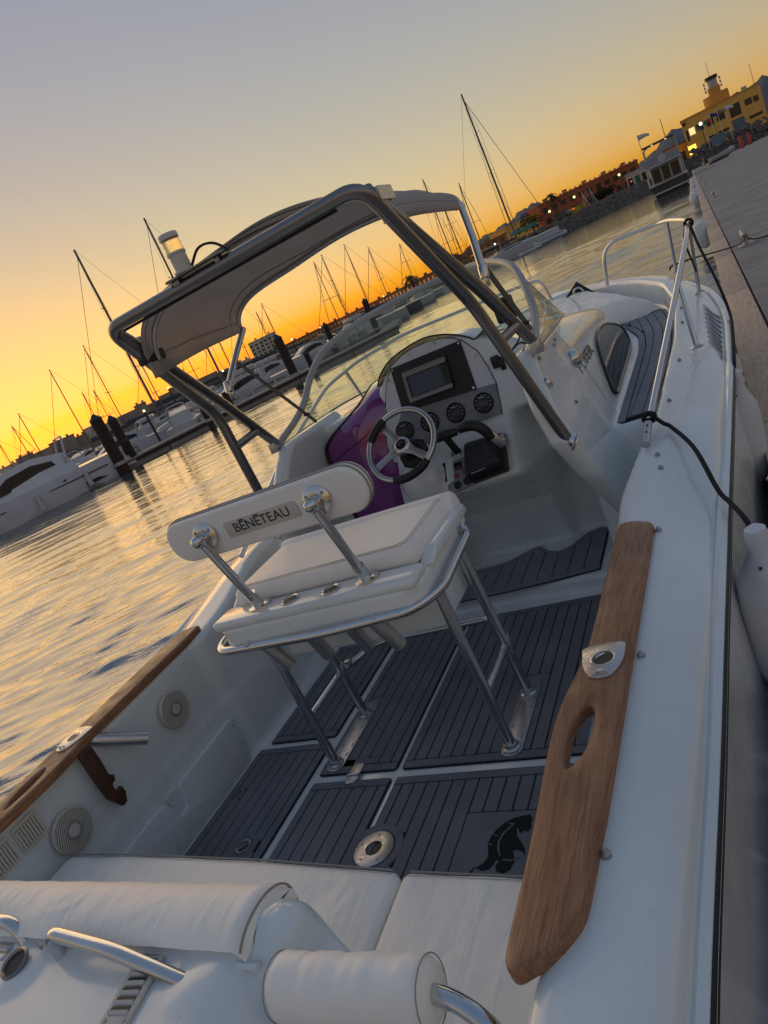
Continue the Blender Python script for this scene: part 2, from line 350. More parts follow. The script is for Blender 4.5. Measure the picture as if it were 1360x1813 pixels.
def moulding(x, y, z):
    X = np.abs(x); B = Bf(y); zt = Zf(y)
    top = zt - .22 * np.clip(X - 1.12, 0, 1) - .02 * sstep(B - .16, B, X)
    f = smax(X - (B - .012), z - top, .05); f = np.maximum(f, y - 7.7)
    wc = interp(T_wc, y); side = X - wc
    yend = 3.30 + .17 * (z - .35) / .65
    cA = smax(smax(side, y - yend, .10), smax(1.105 - .05 * np.cos(x * 1.5) - y + .04, .35 - z, .05), .05)
    cB = smax(smax(side, y - yend, .10), smax(.85 - y + .10 * (z - .9), .665 - z, .05), .05)
    xi = interp(T_xi, y); zd = interp(T_zd, y)
    cC = smax(smax(X - xi, zd - z, .045), np.maximum(3.15 - y, y - 7.35), .04)
    xt = interp(T_xt, y)
    crown = .955 - .05 * sstep(.55, .25, y) + .015 * np.cos(x * 1.3) - .10 * sstep(.30, .5, x)
    cD = smax(X - xt, np.maximum(crown - z, y - 1.0), .05)
    cE = smax(np.abs(x - .74) - .235, smax(.62 - z, y - 1.1, .03), .05)
    cF = smax(smax(X - .69, np.maximum(3.0 - y, y - 3.78), .04), .35 - z, .04)
    cav = smin(smin(cA, smin(cB, cF, .03), .03), smin(cC, smin(cD, cE, .045), .04), .04)
    f = smax(f, -cav, .045)
    # cabin trunk
    w = interp(T_wcab, y) - .25 * (z - 1.0); zr = interp(T_zr, y) - .07 * (x / .75) ** 2
    yb = 3.45 + .24 * sstep(-.30, -.20, x) * sstep(.72, .64, x)
    cab = smax(smax(X - w, z - zr, .11), yb - y, .04)
    # coaming fins either side of the helm
    yf = np.interp(z, [q[0] for q in Z_fin], [q[1] for q in Z_fin])
    fin = smax(smax(np.abs(X - (w - .05)) - .05, z - 1.57, .04), smax(yf - y, y - 3.7, .06), .05)
    cab = smin(cab, fin, .03)
    # helm console
    yc = np.interp(z, [q[0] for q in Z_con], [q[1] for q in Z_con]); low = sstep(1.30, 1.22, z)
    yc = yc + low * (.26 * sstep(.42, .56, x))
    ctop = 1.725 - 1.9 * np.clip(np.abs(x - .13) - .10, 0, 1) ** 2
    con = smax(smax(-.235 - x, x - .70, .05), smax(yc - y, smax(z - ctop, y - 3.72, .06), .035), .04)
    pod = np.sqrt(((x + .085) / .135) ** 2 + ((y - 3.27) / .12) ** 2 + ((z - 1.08) / .17) ** 2) - 1; con = smin(con, pod * .12, .04)
    cab = smin(cab, con, .07)
    step = smax(smax(X - .95, z - .43, .03), 3.10 - y + .06 * np.cos(x * 2.2), .03)
    f = smin(f, smin(cab, np.maximum(step, y - 3.9), .03), .05)
    # bosses on the transom deck
    b1 = np.sqrt((x + .315) ** 2 + (y - .645) ** 2 + ((z - .93) * 1.6) ** 2) - .075
    b2 = np.sqrt(((x - .29) * .7) ** 2 + (y - .655) ** 2 + (z - .925) ** 2) - .055
    f = smin(f, smin(b1, b2, .02), .05)
    lip = smax(np.sqrt((y - .785) ** 2 + (z - .925) ** 2) - .077, x - .455, .06); f = smin(f, lip, .05)
    return f
def surface_nets(fn, lo, hi, h):
    ax = [np.arange(lo[i], hi[i] + h, h, dtype=np.float32) for i in range(3)]
    n = [len(a) for a in ax]; F = np.empty(n, np.float32)
    for j0 in range(0, n[1], 24):
        sl = slice(j0, min(n[1], j0 + 24))
        x, y, z = np.meshgrid(ax[0], ax[1][sl], ax[2], indexing='ij'); F[:, sl, :] = fn(x, y, z)
    S = F < 0
    cnt = np.zeros([k - 1 for k in n], np.uint8)
    for a in (0, 1):
        for b in (0, 1):
            for c in (0, 1): cnt += S[a:n[0] - 1 + a, b:n[1] - 1 + b, c:n[2] - 1 + c]
    act = (cnt > 0) & (cnt < 8); ids = -np.ones(act.shape, np.int64); I = np.argwhere(act); ids[act] = np.arange(len(I))
    P = (np.array(lo) + (I + .5) * h)
    faces = []
    for d in range(3):
        e = [0, 0, 0]; e[d] = 1
        A = S[:n[0] - e[0], :n[1] - e[1], :n[2] - e[2]]; Bm = S[e[0]:, e[1]:, e[2]:]
        u, v = (d + 1) % 3, (d + 2) % 3
        q = np.argwhere(A != Bm); q = q[(q[:, u] > 0) & (q[:, v] > 0) & (q[:, u] < n[u] - 1) & (q[:, v] < n[v] - 1)]
        fl = A[q[:, 0], q[:, 1], q[:, 2]]
        def idx(du, dv):
            w = q.copy(); w[:, u] -= du; w[:, v] -= dv; return ids[w[:, 0], w[:, 1], w[:, 2]]
        Q = np.stack([idx(1, 1), idx(0, 1), idx(0, 0), idx(1, 0)], 1); Q[~fl] = Q[~fl][:, ::-1]; faces.append(Q)
    faces = np.concatenate(faces); faces = faces[(faces >= 0).all(1)]
    P = P.astype(np.float64)
    for it in range(8):
        if it in (2, 4, 6):
            ac = np.zeros_like(P); ct = np.zeros(len(P))
            for k_ in range(4):
                for d_ in (1, 3): np.add.at(ac, faces[:, k_], P[faces[:, (k_ + d_) % 4]]); np.add.at(ct, faces[:, k_], 1)
            P = np.where(ct[:, None] > 0, .35 * P + .65 * ac / np.maximum(ct, 1)[:, None], P)
        x, y, z = P.T; f0 = fn(x, y, z); e = 2e-3
        G = np.stack([(fn(x + e, y, z) - fn(x - e, y, z)), (fn(x, y + e, z) - fn(x, y - e, z)), (fn(x, y, z + e) - fn(x, y, z - e))], 1) / (2 * e)
        g2 = (G ** 2).sum(1); stp = -(f0 / np.maximum(g2, .2))[:, None] * G
        P += np.clip(stp, -h * .5, h * .5)
    return P, faces
def mesh_np(name, P, faces, mat, parent, smooth=True):
    off = np.array(parent.location) if parent else 0
    me = bpy.data.meshes.new(name); P = (P - off)
    me.vertices.add(len(P)); me.vertices.foreach_set('co', P.ravel().astype(np.float32))
    me.loops.add(faces.size); me.loops.foreach_set('vertex_index', faces.ravel().astype(np.int32))
    k = faces.shape[1]
    me.polygons.add(len(faces)); me.polygons.foreach_set('loop_start', np.arange(0, faces.size, k, dtype=np.int32)); me.polygons.foreach_set('loop_total', np.full(len(faces), k, np.int32))
    me.update(); me.validate(); me.polygons.foreach_set('use_smooth', np.full(len(faces), smooth))
    me.materials.append(M[mat]); o = bpy.data.objects.new(name, me); COL.objects.link(o); o.parent = parent; return o
VOX = 0.0142
_P, _F = surface_nets(moulding, (-1.51, -.30, .29), (1.51, 7.74, 1.78), VOX)
keep = (_P[_F][:, :, 2].mean(1) > .32)
deck = mesh_np('deck_moulding', _P, _F[keep], 'gelcoat', boat)

# hull sides
mb = MB(); rings = []
for y in np.linspace(-.28, 7.70, 70):
    b, s = float(Bf(y)), float(Sf(y)); t = max(0, (y - 4.5) / 3.2)
    zc = .10 + .75 * t ** 2; xc = b * (.93 - .35 * t ** 1.5); zk = -.35 + .9 * t ** 3
    half = [(b - .004, s - .02), (b - .012, s - .12), (b - .03 - .12 * t, s * .62 + zc * .38), (b - .045 - .15 * t, s * .46 + zc * .54), (xc, zc), (xc * .55, (zc + zk) / 2 - .02), (0.0, zk)]
    pts = [V(p[0], y, p[1]) for p in half] + [V(-p[0], y, p[1]) for p in half[::-1][1:]]
    rings.append(pts)
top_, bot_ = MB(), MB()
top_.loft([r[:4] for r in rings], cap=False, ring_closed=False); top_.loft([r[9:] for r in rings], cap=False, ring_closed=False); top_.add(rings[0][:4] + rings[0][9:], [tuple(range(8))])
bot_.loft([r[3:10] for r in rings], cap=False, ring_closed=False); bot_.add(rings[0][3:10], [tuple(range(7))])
hl = top_.build('hull', 'hull_shaded', boat, smooth=50); bot_.build('shaded_bottom', 'hull_gap_shade', hl, smooth=50)  # both hull parts carry the dock-side shade in their colour
for sgn in (1, -1):
    ys = np.linspace(-.28, 7.66, 90)
    mb = MB(); mb.tube([V(sgn * (Bf(y) - .006), y, Sf(y) - .035) for y in ys], .023, 8)
    rr = mb.build('rub_rail', 'gelcoat', boat)
    mb = MB(); mb.tube([V(sgn * (Bf(y) + .0135), y, Sf(y) - .026) for y in ys], .0055, 6)
    mb.tube([V(sgn * (Bf(y) + .011), y, Sf(y) - .052) for y in ys], .005, 6); mb.build('rail_insert', 'black', rr)

# ================================================================ cockpit sole: foam decking laid plank by plank
SOLE = .352
def rect_poly(x0, x1, y0, y1, r=.02, n=4):
    out = []
    for cx, cy, a in ((x1 - r, y1 - r, 0), (x0 + r, y1 - r, 90), (x0 + r, y0 + r, 180), (x1 - r, y0 + r, 270)):
        for k in range(n + 1):
            t = math.radians(a + 90 * k / n); out.append((cx + r * math.cos(t), cy + r * math.sin(t)))
    return out
def deck_panel(name, x0, x1, y0, y1, z, mat='foam', pw=.056, bw=.042, holes=(), parent=boat, xlim=None, ylim=None):
    """black backing sheet, a border strip and separate planks with recessed seams"""
    mb = MB(); mb.prism(rect_poly(x0, x1, y0, y1), z, z + .004); base = mb.build(name, 'seam', parent, smooth=0)
    h = z + .010
    def strip(nm, px0, px1, py0, py1):
        # cut a plank around round / oblong clear areas
        segs = [(py0, py1)]
        for hq in (holes if nm == 'plank' else ()):
            if len(hq) == 3:
                dx_ = abs((px0 + px1) / 2 - hq[0]); ch = math.sqrt(max(0, hq[2] ** 2 - dx_ ** 2)); hx0, hx1, hy0, hy1 = (px0, px1, hq[1] - ch, hq[1] + ch) if ch > 0 else (9, 9, 9, 9)
            else: hx0, hx1, hy0, hy1 = hq
            if px1 > hx0 and px0 < hx1:
                ns = []
                for a, b in segs:
                    if hy0 > a: ns.append((a, min(b, hy0)))
                    if hy1 < b: ns.append((max(a, hy1), b))
                segs = [q for q in ns if q[1] - q[0] > .012]
        for a, b in segs:
            q = MB(); q.bb(px0, px1, a, b, z + .002, h); q.build(nm, mat, base, smooth=0, bevel=.0016, seg=1)
    g = .0058
    strip('border_strip', x0 + g, x0 + bw, y0 + bw + g, y1 - bw - g); strip('border_strip', x1 - bw, x1 - g, y0 + bw + g, y1 - bw - g)
    strip('border_strip', x0 + g, x1 - g, y0 + g, y0 + bw); strip('border_strip', x0 + g, x1 - g, y1 - bw, y1 - g)
    a, b = x0 + bw + .004, x1 - bw - .004; n = max(1, round((b - a) / pw)); w = (b - a) / n
    for i in range(n): strip('plank', a + i * w + g / 2, a + (i + 1) * w - g / 2, y0 + bw + g, y1 - bw - g)
    for hq in holes:
        if len(hq) == 4:
            cut = [i for i in range(n) if a + (i + 1) * w > hq[0] and a + i * w < hq[1]]
            if cut:
                fx0, fx1 = a + cut[0] * w + g / 2, a + (cut[-1] + 1) * w - g / 2; fy0, fy1 = max(hq[2] + g, y0 + bw + g), min(hq[3] - g, y1 - bw - g)
                if fy1 - fy0 > .02: q = MB(); q.prism(rect_poly(fx0, fx1, fy0, fy1, .004), z + .002, h); q.build('foam_patch', mat, base, smooth=0)
    return base
HL = [(-.445, -.34, 1.95, 2.46), (-.36, -.20, 1.94, 2.03)]
HR = [(.355, .47, 1.95, 2.46)]
deck_panel('decking_panel', -.475, -.082, 1.945, 3.06, SOLE, holes=HL)
deck_panel('decking_panel', -.060, .80, 1.945, 3.05, SOLE, holes=HR)
HD = [(-.008, 1.55, .104)]
deck_panel('decking_panel', -.475, -.082, 1.13, 1.905, SOLE, holes=HD + [(-.36, -.20, 1.86, 1.905)])
LOGO = [(.335, .60, 1.40, 1.70)]
deck_panel('decking_panel', -.060, .90, 1.13, 1.905, SOLE, holes=HD + LOGO)
deck_panel('decking_panel', -.945, -.515, 1.13, 2.165, SOLE, holes=[(-.637, 1.575, .055), (-.889, 1.866, .037)])
deck_panel('decking_panel', -.91, -.515, 2.20, 3.02, SOLE)
# solid foam patches around the cut-outs
def patch(poly, z=SOLE, mat='foam', h=.0095, parent=boat, name='foam_patch', smooth=0): q = MB(); q.prism(poly, z + .002, z + h); return q.build(name, mat, parent, smooth=smooth)
def ring_patch(c, r0, r1, z=SOLE, mat='foam', name='foam_ring', h=.0095, n=36, parent=boat):
    q = MB(); q.lathe([(r0, z + .001), (r1, z + .001), (r1, z + h), (r0, z + h), (r0, z + .001)], (c[0], c[1], 0), n=n, ring=True); return q.build(name, mat, parent, smooth=30)
ring_patch((-.008, 1.55), .082, .112, h=.0115)
q = MB(); q.lathe([(.03, SOLE + .004), (.078, SOLE + .004), (.078, SOLE + .013), (.074, SOLE + .015), (.032, SOLE + .015), (.029, SOLE + .004)], (-.008, 1.55, 0), n=40, ring=True); dp = q.build('drain_plate', 'steel_plate', boat, smooth=30)
q = MB(); q.lathe([(.030, SOLE + .004), (.030, SOLE + .0075), (.0, SOLE + .0075)], (-.008, 1.55, 0)); q.build('drain_hole', 'black', dp)
for k in range(5):
    a = math.radians(20 + 72 * k); q = MB(); q.lathe([(.004, SOLE + .015), (.004, SOLE + .0165), (.001, SOLE + .0165)], (-.008 + .058 * math.cos(a), 1.55 + .058 * math.sin(a), 0), n=8); q.build('screw', 'galv', dp)
ring_patch((-.637, 1.575), .040, .064, h=.0115)
q = MB(); q.lathe([(.026, SOLE + .006), (.037, SOLE + .006), (.036, SOLE + .013), (.027, SOLE + .012)], (-.637, 1.575, 0), n=28, ring=True); lt = q.build('hatch_latch', 'steel', boat)
q = MB(); q.lathe([(.026, SOLE + .004), (.026, SOLE + .006), (.0, SOLE + .006)], (-.637, 1.575, 0)); q.bar((-.655, 1.56, SOLE + .009), (-.62, 1.59, SOLE + .009), .012, .006); q.build('latch_tongue', 'alu', lt)
ring_patch((-.889, 1.866), .030, .044, h=.0115)
q = MB(); q.lathe([(.027, SOLE + .004), (.026, SOLE + .011), (.0, SOLE + .012)], (-.889, 1.866, 0)); q.build('hatch_latch', 'alu', boat)
q = MB(); q.prism(rect_poly(-.305, -.250, 1.878, 1.995, .02), SOLE + .006, SOLE + .014); hg = q.build('hatch_hinge', 'steel_plate', boat, bevel=.001)
q = MB(); q.tube([(-.305, 1.925, SOLE + .015), (-.25, 1.925, SOLE + .015)], .006, 8); q.build('hinge_pin', 'steel', hg)
# seahorse emblem cut into the decking
horse = [(.545, 1.675), (.555, 1.655), (.552, 1.645), (.558, 1.625), (.549, 1.603), (.540, 1.612), (.532, 1.610), (.531, 1.598), (.520, 1.607), (.516, 1.622), (.508, 1.618),
         (.516, 1.590), (.536, 1.565), (.552, 1.540), (.560, 1.512), (.548, 1.528), (.530, 1.536), (.514, 1.532), (.524, 1.512), (.530, 1.49), (.522, 1.462), (.500, 1.448), (.480, 1.455), (.470, 1.475), (.478, 1.492), (.467, 1.500), (.462, 1.480), (.450, 1.463), (.428, 1.458), (.405, 1.470), (.424, 1.482), (.436, 1.505),
         (.433, 1.53), (.424, 1.555), (.426, 1.585), (.438, 1.615), (.462, 1.645), (.492, 1.664), (.522, 1.672)]
eb = patch(horse, z=SOLE + .0086, h=.0030, mat='seam', name='seahorse_emblem')
for pl in ([(.470, 1.645), (.500, 1.640), (.472, 1.6), (.462, 1.57), (.468, 1.54), (.480, 1.512), (.476, 1.512), (.462, 1.537), (.456, 1.57), (.466, 1.603), (.49, 1.636)],
           [(.440, 1.598), (.452, 1.590), (.450, 1.588), (.437, 1.594)], [(.428, 1.56), (.442, 1.558), (.441, 1.555), (.427, 1.556)], [(.49, 1.50), (.52, 1.497), (.545, 1.51), (.545, 1.506), (.52, 1.492), (.49, 1.496)]):
    q = MB(); q.prism(pl, SOLE + .0112, SOLE + .0125); q.build('emblem_line', 'foam', eb, smooth=0)
patch([(.352, 1.425), (.372, 1.415), (.395, 1.440), (.402, 1.475), (.388, 1.452), (.370, 1.436)], z=SOLE + .0086, h=.0030, mat='seam', name='emblem_fin')

# raised helm step with its own decking
HSZ = .432
near = lambda x: 3.165 - .05 * math.cos(x * 2.2)
far = lambda x: float(np.interp(x, [-.25, -.05, .08, .2, .25, .32, .38, .44, .52, .60, .66], [3.47, 3.47, 3.49, 3.585, 3.6, 3.50, 3.47, 3.50, 3.63, 3.66, 3.6]))
xs = np.linspace(-.62, .64, 40)
q = MB(); q.prism([(x, near(x)) for x in xs] + [(x, far(x)) for x in xs[::-1]], HSZ, HSZ + .004); hb = q.build('helm_decking', 'seam', boat, smooth=0)
def helm_piece(nm, x0, x1, lo, hi, n=6):
    X = np.linspace(x0, x1, n); q = MB(); q.prism([(x, lo(x)) for x in X] + [(x, hi(x)) for x in X[::-1]], HSZ + .002, HSZ + .009); q.build(nm, 'foam_deck', hb, smooth=0)
helm_piece('border_strip', -.615, .635, lambda x: near(x) + .006, lambda x: near(x) + .045, 30)
helm_piece('border_strip', -.615, .635, lambda x: far(x) - .045, lambda x: far(x) - .006, 60)
w = .083
for i in range(15):
    x0 = -.61 + i * w; helm_piece('plank', x0 + .003, x0 + w - .003, lambda x: near(x) + .051, lambda x: far(x) - .051)

# ================================================================ teak gunwale caps
outer = [(1.111, 2.205), (1.108, 2.15), (1.103, 1.95), (1.097, 1.77), (1.091, 1.57), (1.084, 1.34), (1.079, 1.17), (1.074, 1.02), (1.069, .93), (1.064, .83), (1.054, .775), (1.02, .722), (.985, .692), (.965, .682)]
inner = [(.948, .70), (.945, .76), (.945, .83), (.943, .95), (.938, 1.08), (.935, 1.17), (.936, 1.28), (.948, 1.375), (.968, 1.48), (.978, 1.60), (.985, 1.89), (.99, 2.1), (.994, 2.24), (1.01, 2.265), (1.05, 2.26), (1.09, 2.235)]
hole = [(1.008, 1.312), (.990, 1.292), (.977, 1.24), (.976, 1.18), (.984, 1.118), (.998, 1.125), (1.018, 1.17), (1.026, 1.23), (1.022, 1.29)]
def plank_with_hole(outl, hl, z0, z1, sgn, name, mat, parent, bevel):
    me = bpy.data.meshes.new(name); bm = bmesh.new(); off = np.array(parent.location)
    def loop(pts): 
        vs = [bm.verts.new((sgn * p[0] - off[0], p[1] - off[1], z0 - off[2])) for p in pts]
        return [bm.edges.new((vs[i], vs[(i + 1) % len(vs)])) for i in range(len(vs))]
    e = loop(outl) + loop(hl)
    bmesh.ops.triangle_fill(bm, use_beauty=True, use_dissolve=False, edges=e)
    r = bmesh.ops.extrude_face_region(bm, geom=bm.faces[:])
    bmesh.ops.translate(bm, vec=(0, 0, z1 - z0), verts=[g for g in r['geom'] if isinstance(g, bmesh.types.BMVert)])
    bmesh.ops.recalc_face_normals(bm, faces=bm.faces)
    ed = [x for x in bm.edges if len(x.link_faces) == 2 and x.calc_face_angle(0) > .9 and abs(x.verts[0].co.z - x.verts[1].co.z) < 1e-5]
    bmesh.ops.bevel(bm, geom=ed, offset=bevel, segments=3, affect='EDGES', profile=.5)
    for x in bm.edges:
        if len(x.link_faces) == 2: x.smooth = x.calc_face_angle(0) < .7
    for fc in bm.faces: fc.smooth = True
    bm.to_mesh(me); bm.free(); me.materials.append(M[mat]); o = bpy.data.objects.new(name, me); COL.objects.link(o); o.parent = parent; return o
def smooth_loop(p, n=4): return [tuple(q[:2]) for q in cr([V(a, b, 0) for a, b in p], n, closed=True)]
for sgn in (1, -1):
    tk = plank_with_hole(smooth_loop(outer + inner, 3), smooth_loop(hole, 3), .992, 1.030, sgn, 'teak_cap', 'teak', boat, .009)
    # rod holder: flush plate, dark bore and the tube below
    cx, cy = sgn * 1.026, 1.474
    out = [(-.050, .056), (.040, .062), (.052, .025), (.047, -.028), (.027, -.068), (.0, -.077), (-.027, -.066), (-.047, -.024), (-.054, .022)]
    out = [(cx + sgn * a, cy + b) for a, b in smooth_loop(out, 3)]
    q = MB(); q.prism(out, 1.029, 1.0355); pl = q.build('rod_holder', 'steel_plate', boat, bevel=.0015)
    q = MB(); q.lathe([(.0255, 1.0358), (.0285, 1.0368), (.0315, 1.0358), (.0315, 1.034), (.0255, 1.034)], (cx, cy, 0), n=24, ring=True); q.build('bore_rim', 'steel', pl)
    q = MB(); q.lathe([(.0262, 1.0352), (.0262, 1.0362), (.0, 1.0362)], (cx, cy, 0), n=24); q.build('bore', 'black', pl)
    q = MB(); q.tube([(cx - sgn * .012, cy - .056, 1.036), (cx - sgn * .006, cy - .060, 1.043), (cx + sgn * .010, cy - .062, 1.043), (cx + sgn * .016, cy - .058, 1.036)], .003, 6); q.build('plate_loop', 'steel', pl)
    q = MB(); q.tube([(cx, cy, 1.02), (sgn * .90, cy + .175, .865)], .026, 16); q.build('rod_tube', 'steel_plate', pl)
# wooden table bracket below the port teak
br = [(1.40, 1.0), (1.46, 1.0), (1.462, .93), (1.458, .86), (1.475, .845), (1.468, .825), (1.45, .822), (1.445, .80), (1.462, .785), (1.475, .79), (1.478, .76), (1.462, .725), (1.44, .722), (1.405, .79), (1.40, .87)]
q = MB(); q.prism(br, 0, .02, (V(-.955, 0, 0), V(0, 1, 0), V(0, 0, 1), V(1, 0, 0))); q.build('table_bracket', 'teak_dark', boat, bevel=.003)
# snap studs along the gunwale
for x, y in ((1.122, 2.2), (1.105, 1.512), (1.078, .923), (1.13, 2.62), (1.12, 2.72), (1.16, 3.30), (1.20, 3.95), (1.22, 4.75), (1.22, 5.1)):
    z = float(Zf(y)) - .22 * max(0, x - 1.12); q = MB(); q.lathe([(.010, -.004), (.010, .003), (.006, .006), (.004, .012), (.001, .012)], (x, y, z + .002), n=10); q.build('snap_stud', 'galv', boat)

# port inner wall: speakers, vents, pocket panel
def speaker(y, z, r):
    x = -.982; q = MB(); q.lathe([(r, 0), (r, .012), (r * .93, .018), (r * .93, .010), (r * .42, .010), (r * .42, .02), (r * .2, .022), (.001, .022)], (x, y, z), (1, 0, 0), 40)
    s = q.build('speaker', 'beige_plastic', boat)
    q = MB()
    for k in range(-9, 10):
        d = k * r * .95 / 9.5; hw = math.sqrt(max(0, (r * .93) ** 2 - d * d)); c1 = math.sqrt(max(0, (r * .44) ** 2 - d * d))
        a = math.radians(65); dy, dz = math.cos(a), math.sin(a)
        for sg in (-1, 1):
            p0 = V(x + .015, y + d * dz + sg * c1 * dy, z - d * dy + sg * c1 * dz); p1 = V(x + .015, y + d * dz + sg * hw * dy, z - d * dy + sg * hw * dz)
            if np.linalg.norm(p1 - p0) > .01: q.bar(p0, p1, r * .052, .008, up=(1, 0, 0))
    q.build('grille', 'beige_plastic', s, smooth=0)
    q = MB(); q.lathe([(r * .92, .0105), (r * .92, .0115), (r * .44, .0115), (r * .44, .0105)], (x, y, z), (1, 0, 0), 36, ring=True); q.build('grille_back', 'dash_grey', s)
    q = MB(); q.lathe([(r * .40, .0195), (r * .40, .0212), (r * .27, .0212), (r * .27, .0195)], (x, y, z), (1, 0, 0), 28, ring=True); q.build('dust_cap_ring', 'dash_grey', s)
speaker(1.885, .832, .082); speaker(1.252, .795, .082)
for y0 in (1.135, 1.02):
    q = MB(); q.prism(rect_poly(y0 - .05, y0 + .05, .86, .96, .01), 0, .006, (V(-.984, 0, 0), V(0, 1, 0), V(0, 0, 1), V(1, 0, 0))); lv = q.build('louvre_vent', 'off_white', boat)
    for k in range(8):
        q = MB(); q.bar((-.974, y0 - .040 + k * .0115, .872), (-.974, y0 - .040 + k * .0115, .948), .0055, .010, up=(1, 0, 0)); q.build('louvre_slat', 'off_white', lv, smooth=0)
pan = [(1.12, .355), (2.09, .355), (2.13, .40), (2.125, .57), (2.105, .595), (1.735, .585), (1.70, .578), (1.695, .52), (1.685, .48), (1.655, .47), (1.63, .48), (1.622, .54), (1.60, .572), (1.56, .578), (1.12, .57)]
q = MB(); q.prism(pan, 0, .028, (V(-.985, 0, 0), V(0, 1, 0), V(0, 0, 1), V(1, 0, 0))); pp = q.build('locker_front', 'gelcoat', boat, bevel=.008, seg=3)
q = MB(); q.bb(-.984, -.972, 1.63, 1.70, .46, .575); q.build('pocket_back', 'gelcoat', pp)
for y, z in ((2.10, .56), (2.10, .46)): q = MB(); q.lathe([(.005, 0), (.005, .004), (.001, .004)], (-.957, y, z), (1, 0, 0), 8); q.build('screw', 'galv', pp)

# ================================================================ leaning post (helm seat on a tube frame)
lp = thing('leaning_post', (0, 0, 0)); lp.parent = boat; lp.location = (.01, 2.1 - 3.6, .35)
def LP(mb, name, mat, **k): return mb.build(name, mat, lp, **k)
for sx in (-.40, .41):
    for y in (2.0, 2.325):
        q = MB(); q.tube([(sx, y + (.0 if y < 2.1 else .0), .372), (sx, y - (.02 if y < 2.1 else .06), 1.10)], .021, 18); lg = LP(q, 'leg', 'steel')
        q = MB(); q.lathe([(.036, .368), (.035, .374), (.027, .380), (.024, .392), (.021, .394)], (sx, y, 0), n=20); q.build('foot_collar', 'steel_plate', lg)
    q = MB(); q.prism(rect_poly(sx - .042, sx + .042, 1.955, 2.42, .035), .360, .369); pl = LP(q, 'foot_plate', 'steel_plate', bevel=.0015)
    for y in (1.97, 2.055, 2.12, 2.23, 2.29, 2.40):
        for dx in (-.026, .026): q = MB(); q.lathe([(.0055, .369), (.0055, .371), (.002, .3715)], (sx + dx, y, 0), n=8); q.build('bolt', 'galv', pl)
    q = MB(); q.tube([(sx, 2.318, .62), (sx, 1.995, .62)], .0155, 14); LP(q, 'side_stretcher', 'steel')
q = MB(); q.tube(fillet([(-.40, 2.33, .62), (-.36, 2.40, .62), (-.30, 2.53, .615), (.30, 2.55, .615), (.36, 2.42, .62), (.41, 2.33, .62)], .07), .0165, 14); LP(q, 'footrest', 'steel')
for sx in (-.40, .41):
    q = MB(); q.tube([(sx, 2.31, .60), (sx, 2.31, .66)], .026, 14); q.box((sx - .02 * np.sign(sx), 2.36, .63), (.03, .03, .03)); LP(q, 'footrest_clamp', 'steel_plate', bevel=.003)
# moulded seat base
q = MB(); q.prism(rect_poly(-.44, .44, 1.80, 2.37, .07, 6), 1.075, 1.185); LP(q, 'seat_base', 'gelcoat', bevel=.022, seg=3)
q = MB(); q.bb(-.44, .44, 1.80, 1.925, 1.17, 1.212); q.build('rear_shelf', 'gelcoat', lp, bevel=.016, seg=3)
q = MB(); q.prism(rect_poly(-.36, .37, 2.02, 2.32, .03), .90, 1.08); LP(q, 'under_box', 'gelcoat', bevel=.014, seg=3)
for sx in (-.43, .43):
    q = MB(); q.prism([(1.94, 1.18), (2.38, 1.18), (2.36, 1.225), (2.02, 1.225)], -.03, .03, (V(sx, 0, 0), V(0, 1, 0), V(0, 0, 1), V(1, 0, 0))); LP(q, 'side_cheek', 'gelcoat', bevel=.012, seg=3)
# cushion: soft slab with rolled front
def cushion_mesh(x0, x1, y0, y1, z0, z1, r=.03, nx=26, ny=18, sag=.006, seed=1, front=0.0, curve=None, wr=.0):
    R0 = np.random.RandomState(seed); ph = R0.uniform(0, 6.28, 12); mb = MB(); G = []
    def se(t, p=3.2): return math.copysign(abs(math.cos(t)) ** (2 / p), math.cos(t)), math.copysign(abs(math.sin(t)) ** (2 / p), math.sin(t))
    nv = 14; rings = []
    cx, cy = (x0 + x1) / 2, (y0 + y1) / 2; hx, hy = (x1 - x0) / 2, (y1 - y0) / 2
    def outline(k, n, inset):
        pts = rect_poly(x0 + inset, x1 - inset, y0 + inset, y1 - inset, max(.006, r - inset * .5), 5); return pts
    prof = [(r, z0), (r * .3, z0 + r * .25), (0, z0 + r), (0, z1 - r), (r * .12, z1 - r * .45), (r * .45, z1 - r * .12), (r, z1)]
    def densify(p, n=90):
        L = [0]; 
        for i in range(len(p)): a, b = p[i], p[(i + 1) % len(p)]; L.append(L[-1] + math.hypot(b[0] - a[0], b[1] - a[1]))
        out = []
        for k in range(n):
            s = L[-1] * k / n; i = max(j for j in range(len(L)) if L[j] <= s + 1e-9); i = min(i, len(p) - 1); a, b = p[i], p[(i + 1) % len(p)]; t = (s - L[i]) / max(1e-9, L[i + 1] - L[i]); out.append((a[0] + (b[0] - a[0]) * t, a[1] + (b[1] - a[1]) * t))
        return out
    N = 120
    def warp(x, y, z):
        w = 0
        if wr:
            for i in range(6): w += wr * math.sin((6 + 5 * i) * (x * math.cos(ph[i]) + .5 * y * math.sin(ph[i])) + ph[i + 6]) / (1 + .5 * i)
        yy = y
        if curve: yy = y + curve(x) * (y - y0) / (y1 - y0)
        return V(x, yy, z + (w if z > (z0 + z1) / 2 else 0))
    for ins, z in prof: rings.append([warp(px, py, z) for px, py in densify(outline(0, 0, ins), N)])
    for t in (.3, .55, .75, .9, .97):
        ins = r + t * (min(hx, hy) - r) ; base = densify(outline(0, 0, r), N); f = 1 - t
        rings.append([warp(cx + (px - cx) * (1 - t * .98), cy + (py - cy) * (1 - t * .98), z1 + sag * math.sin(t * 1.57)) for px, py in base])
    mb.loft(rings, cap=True); return mb
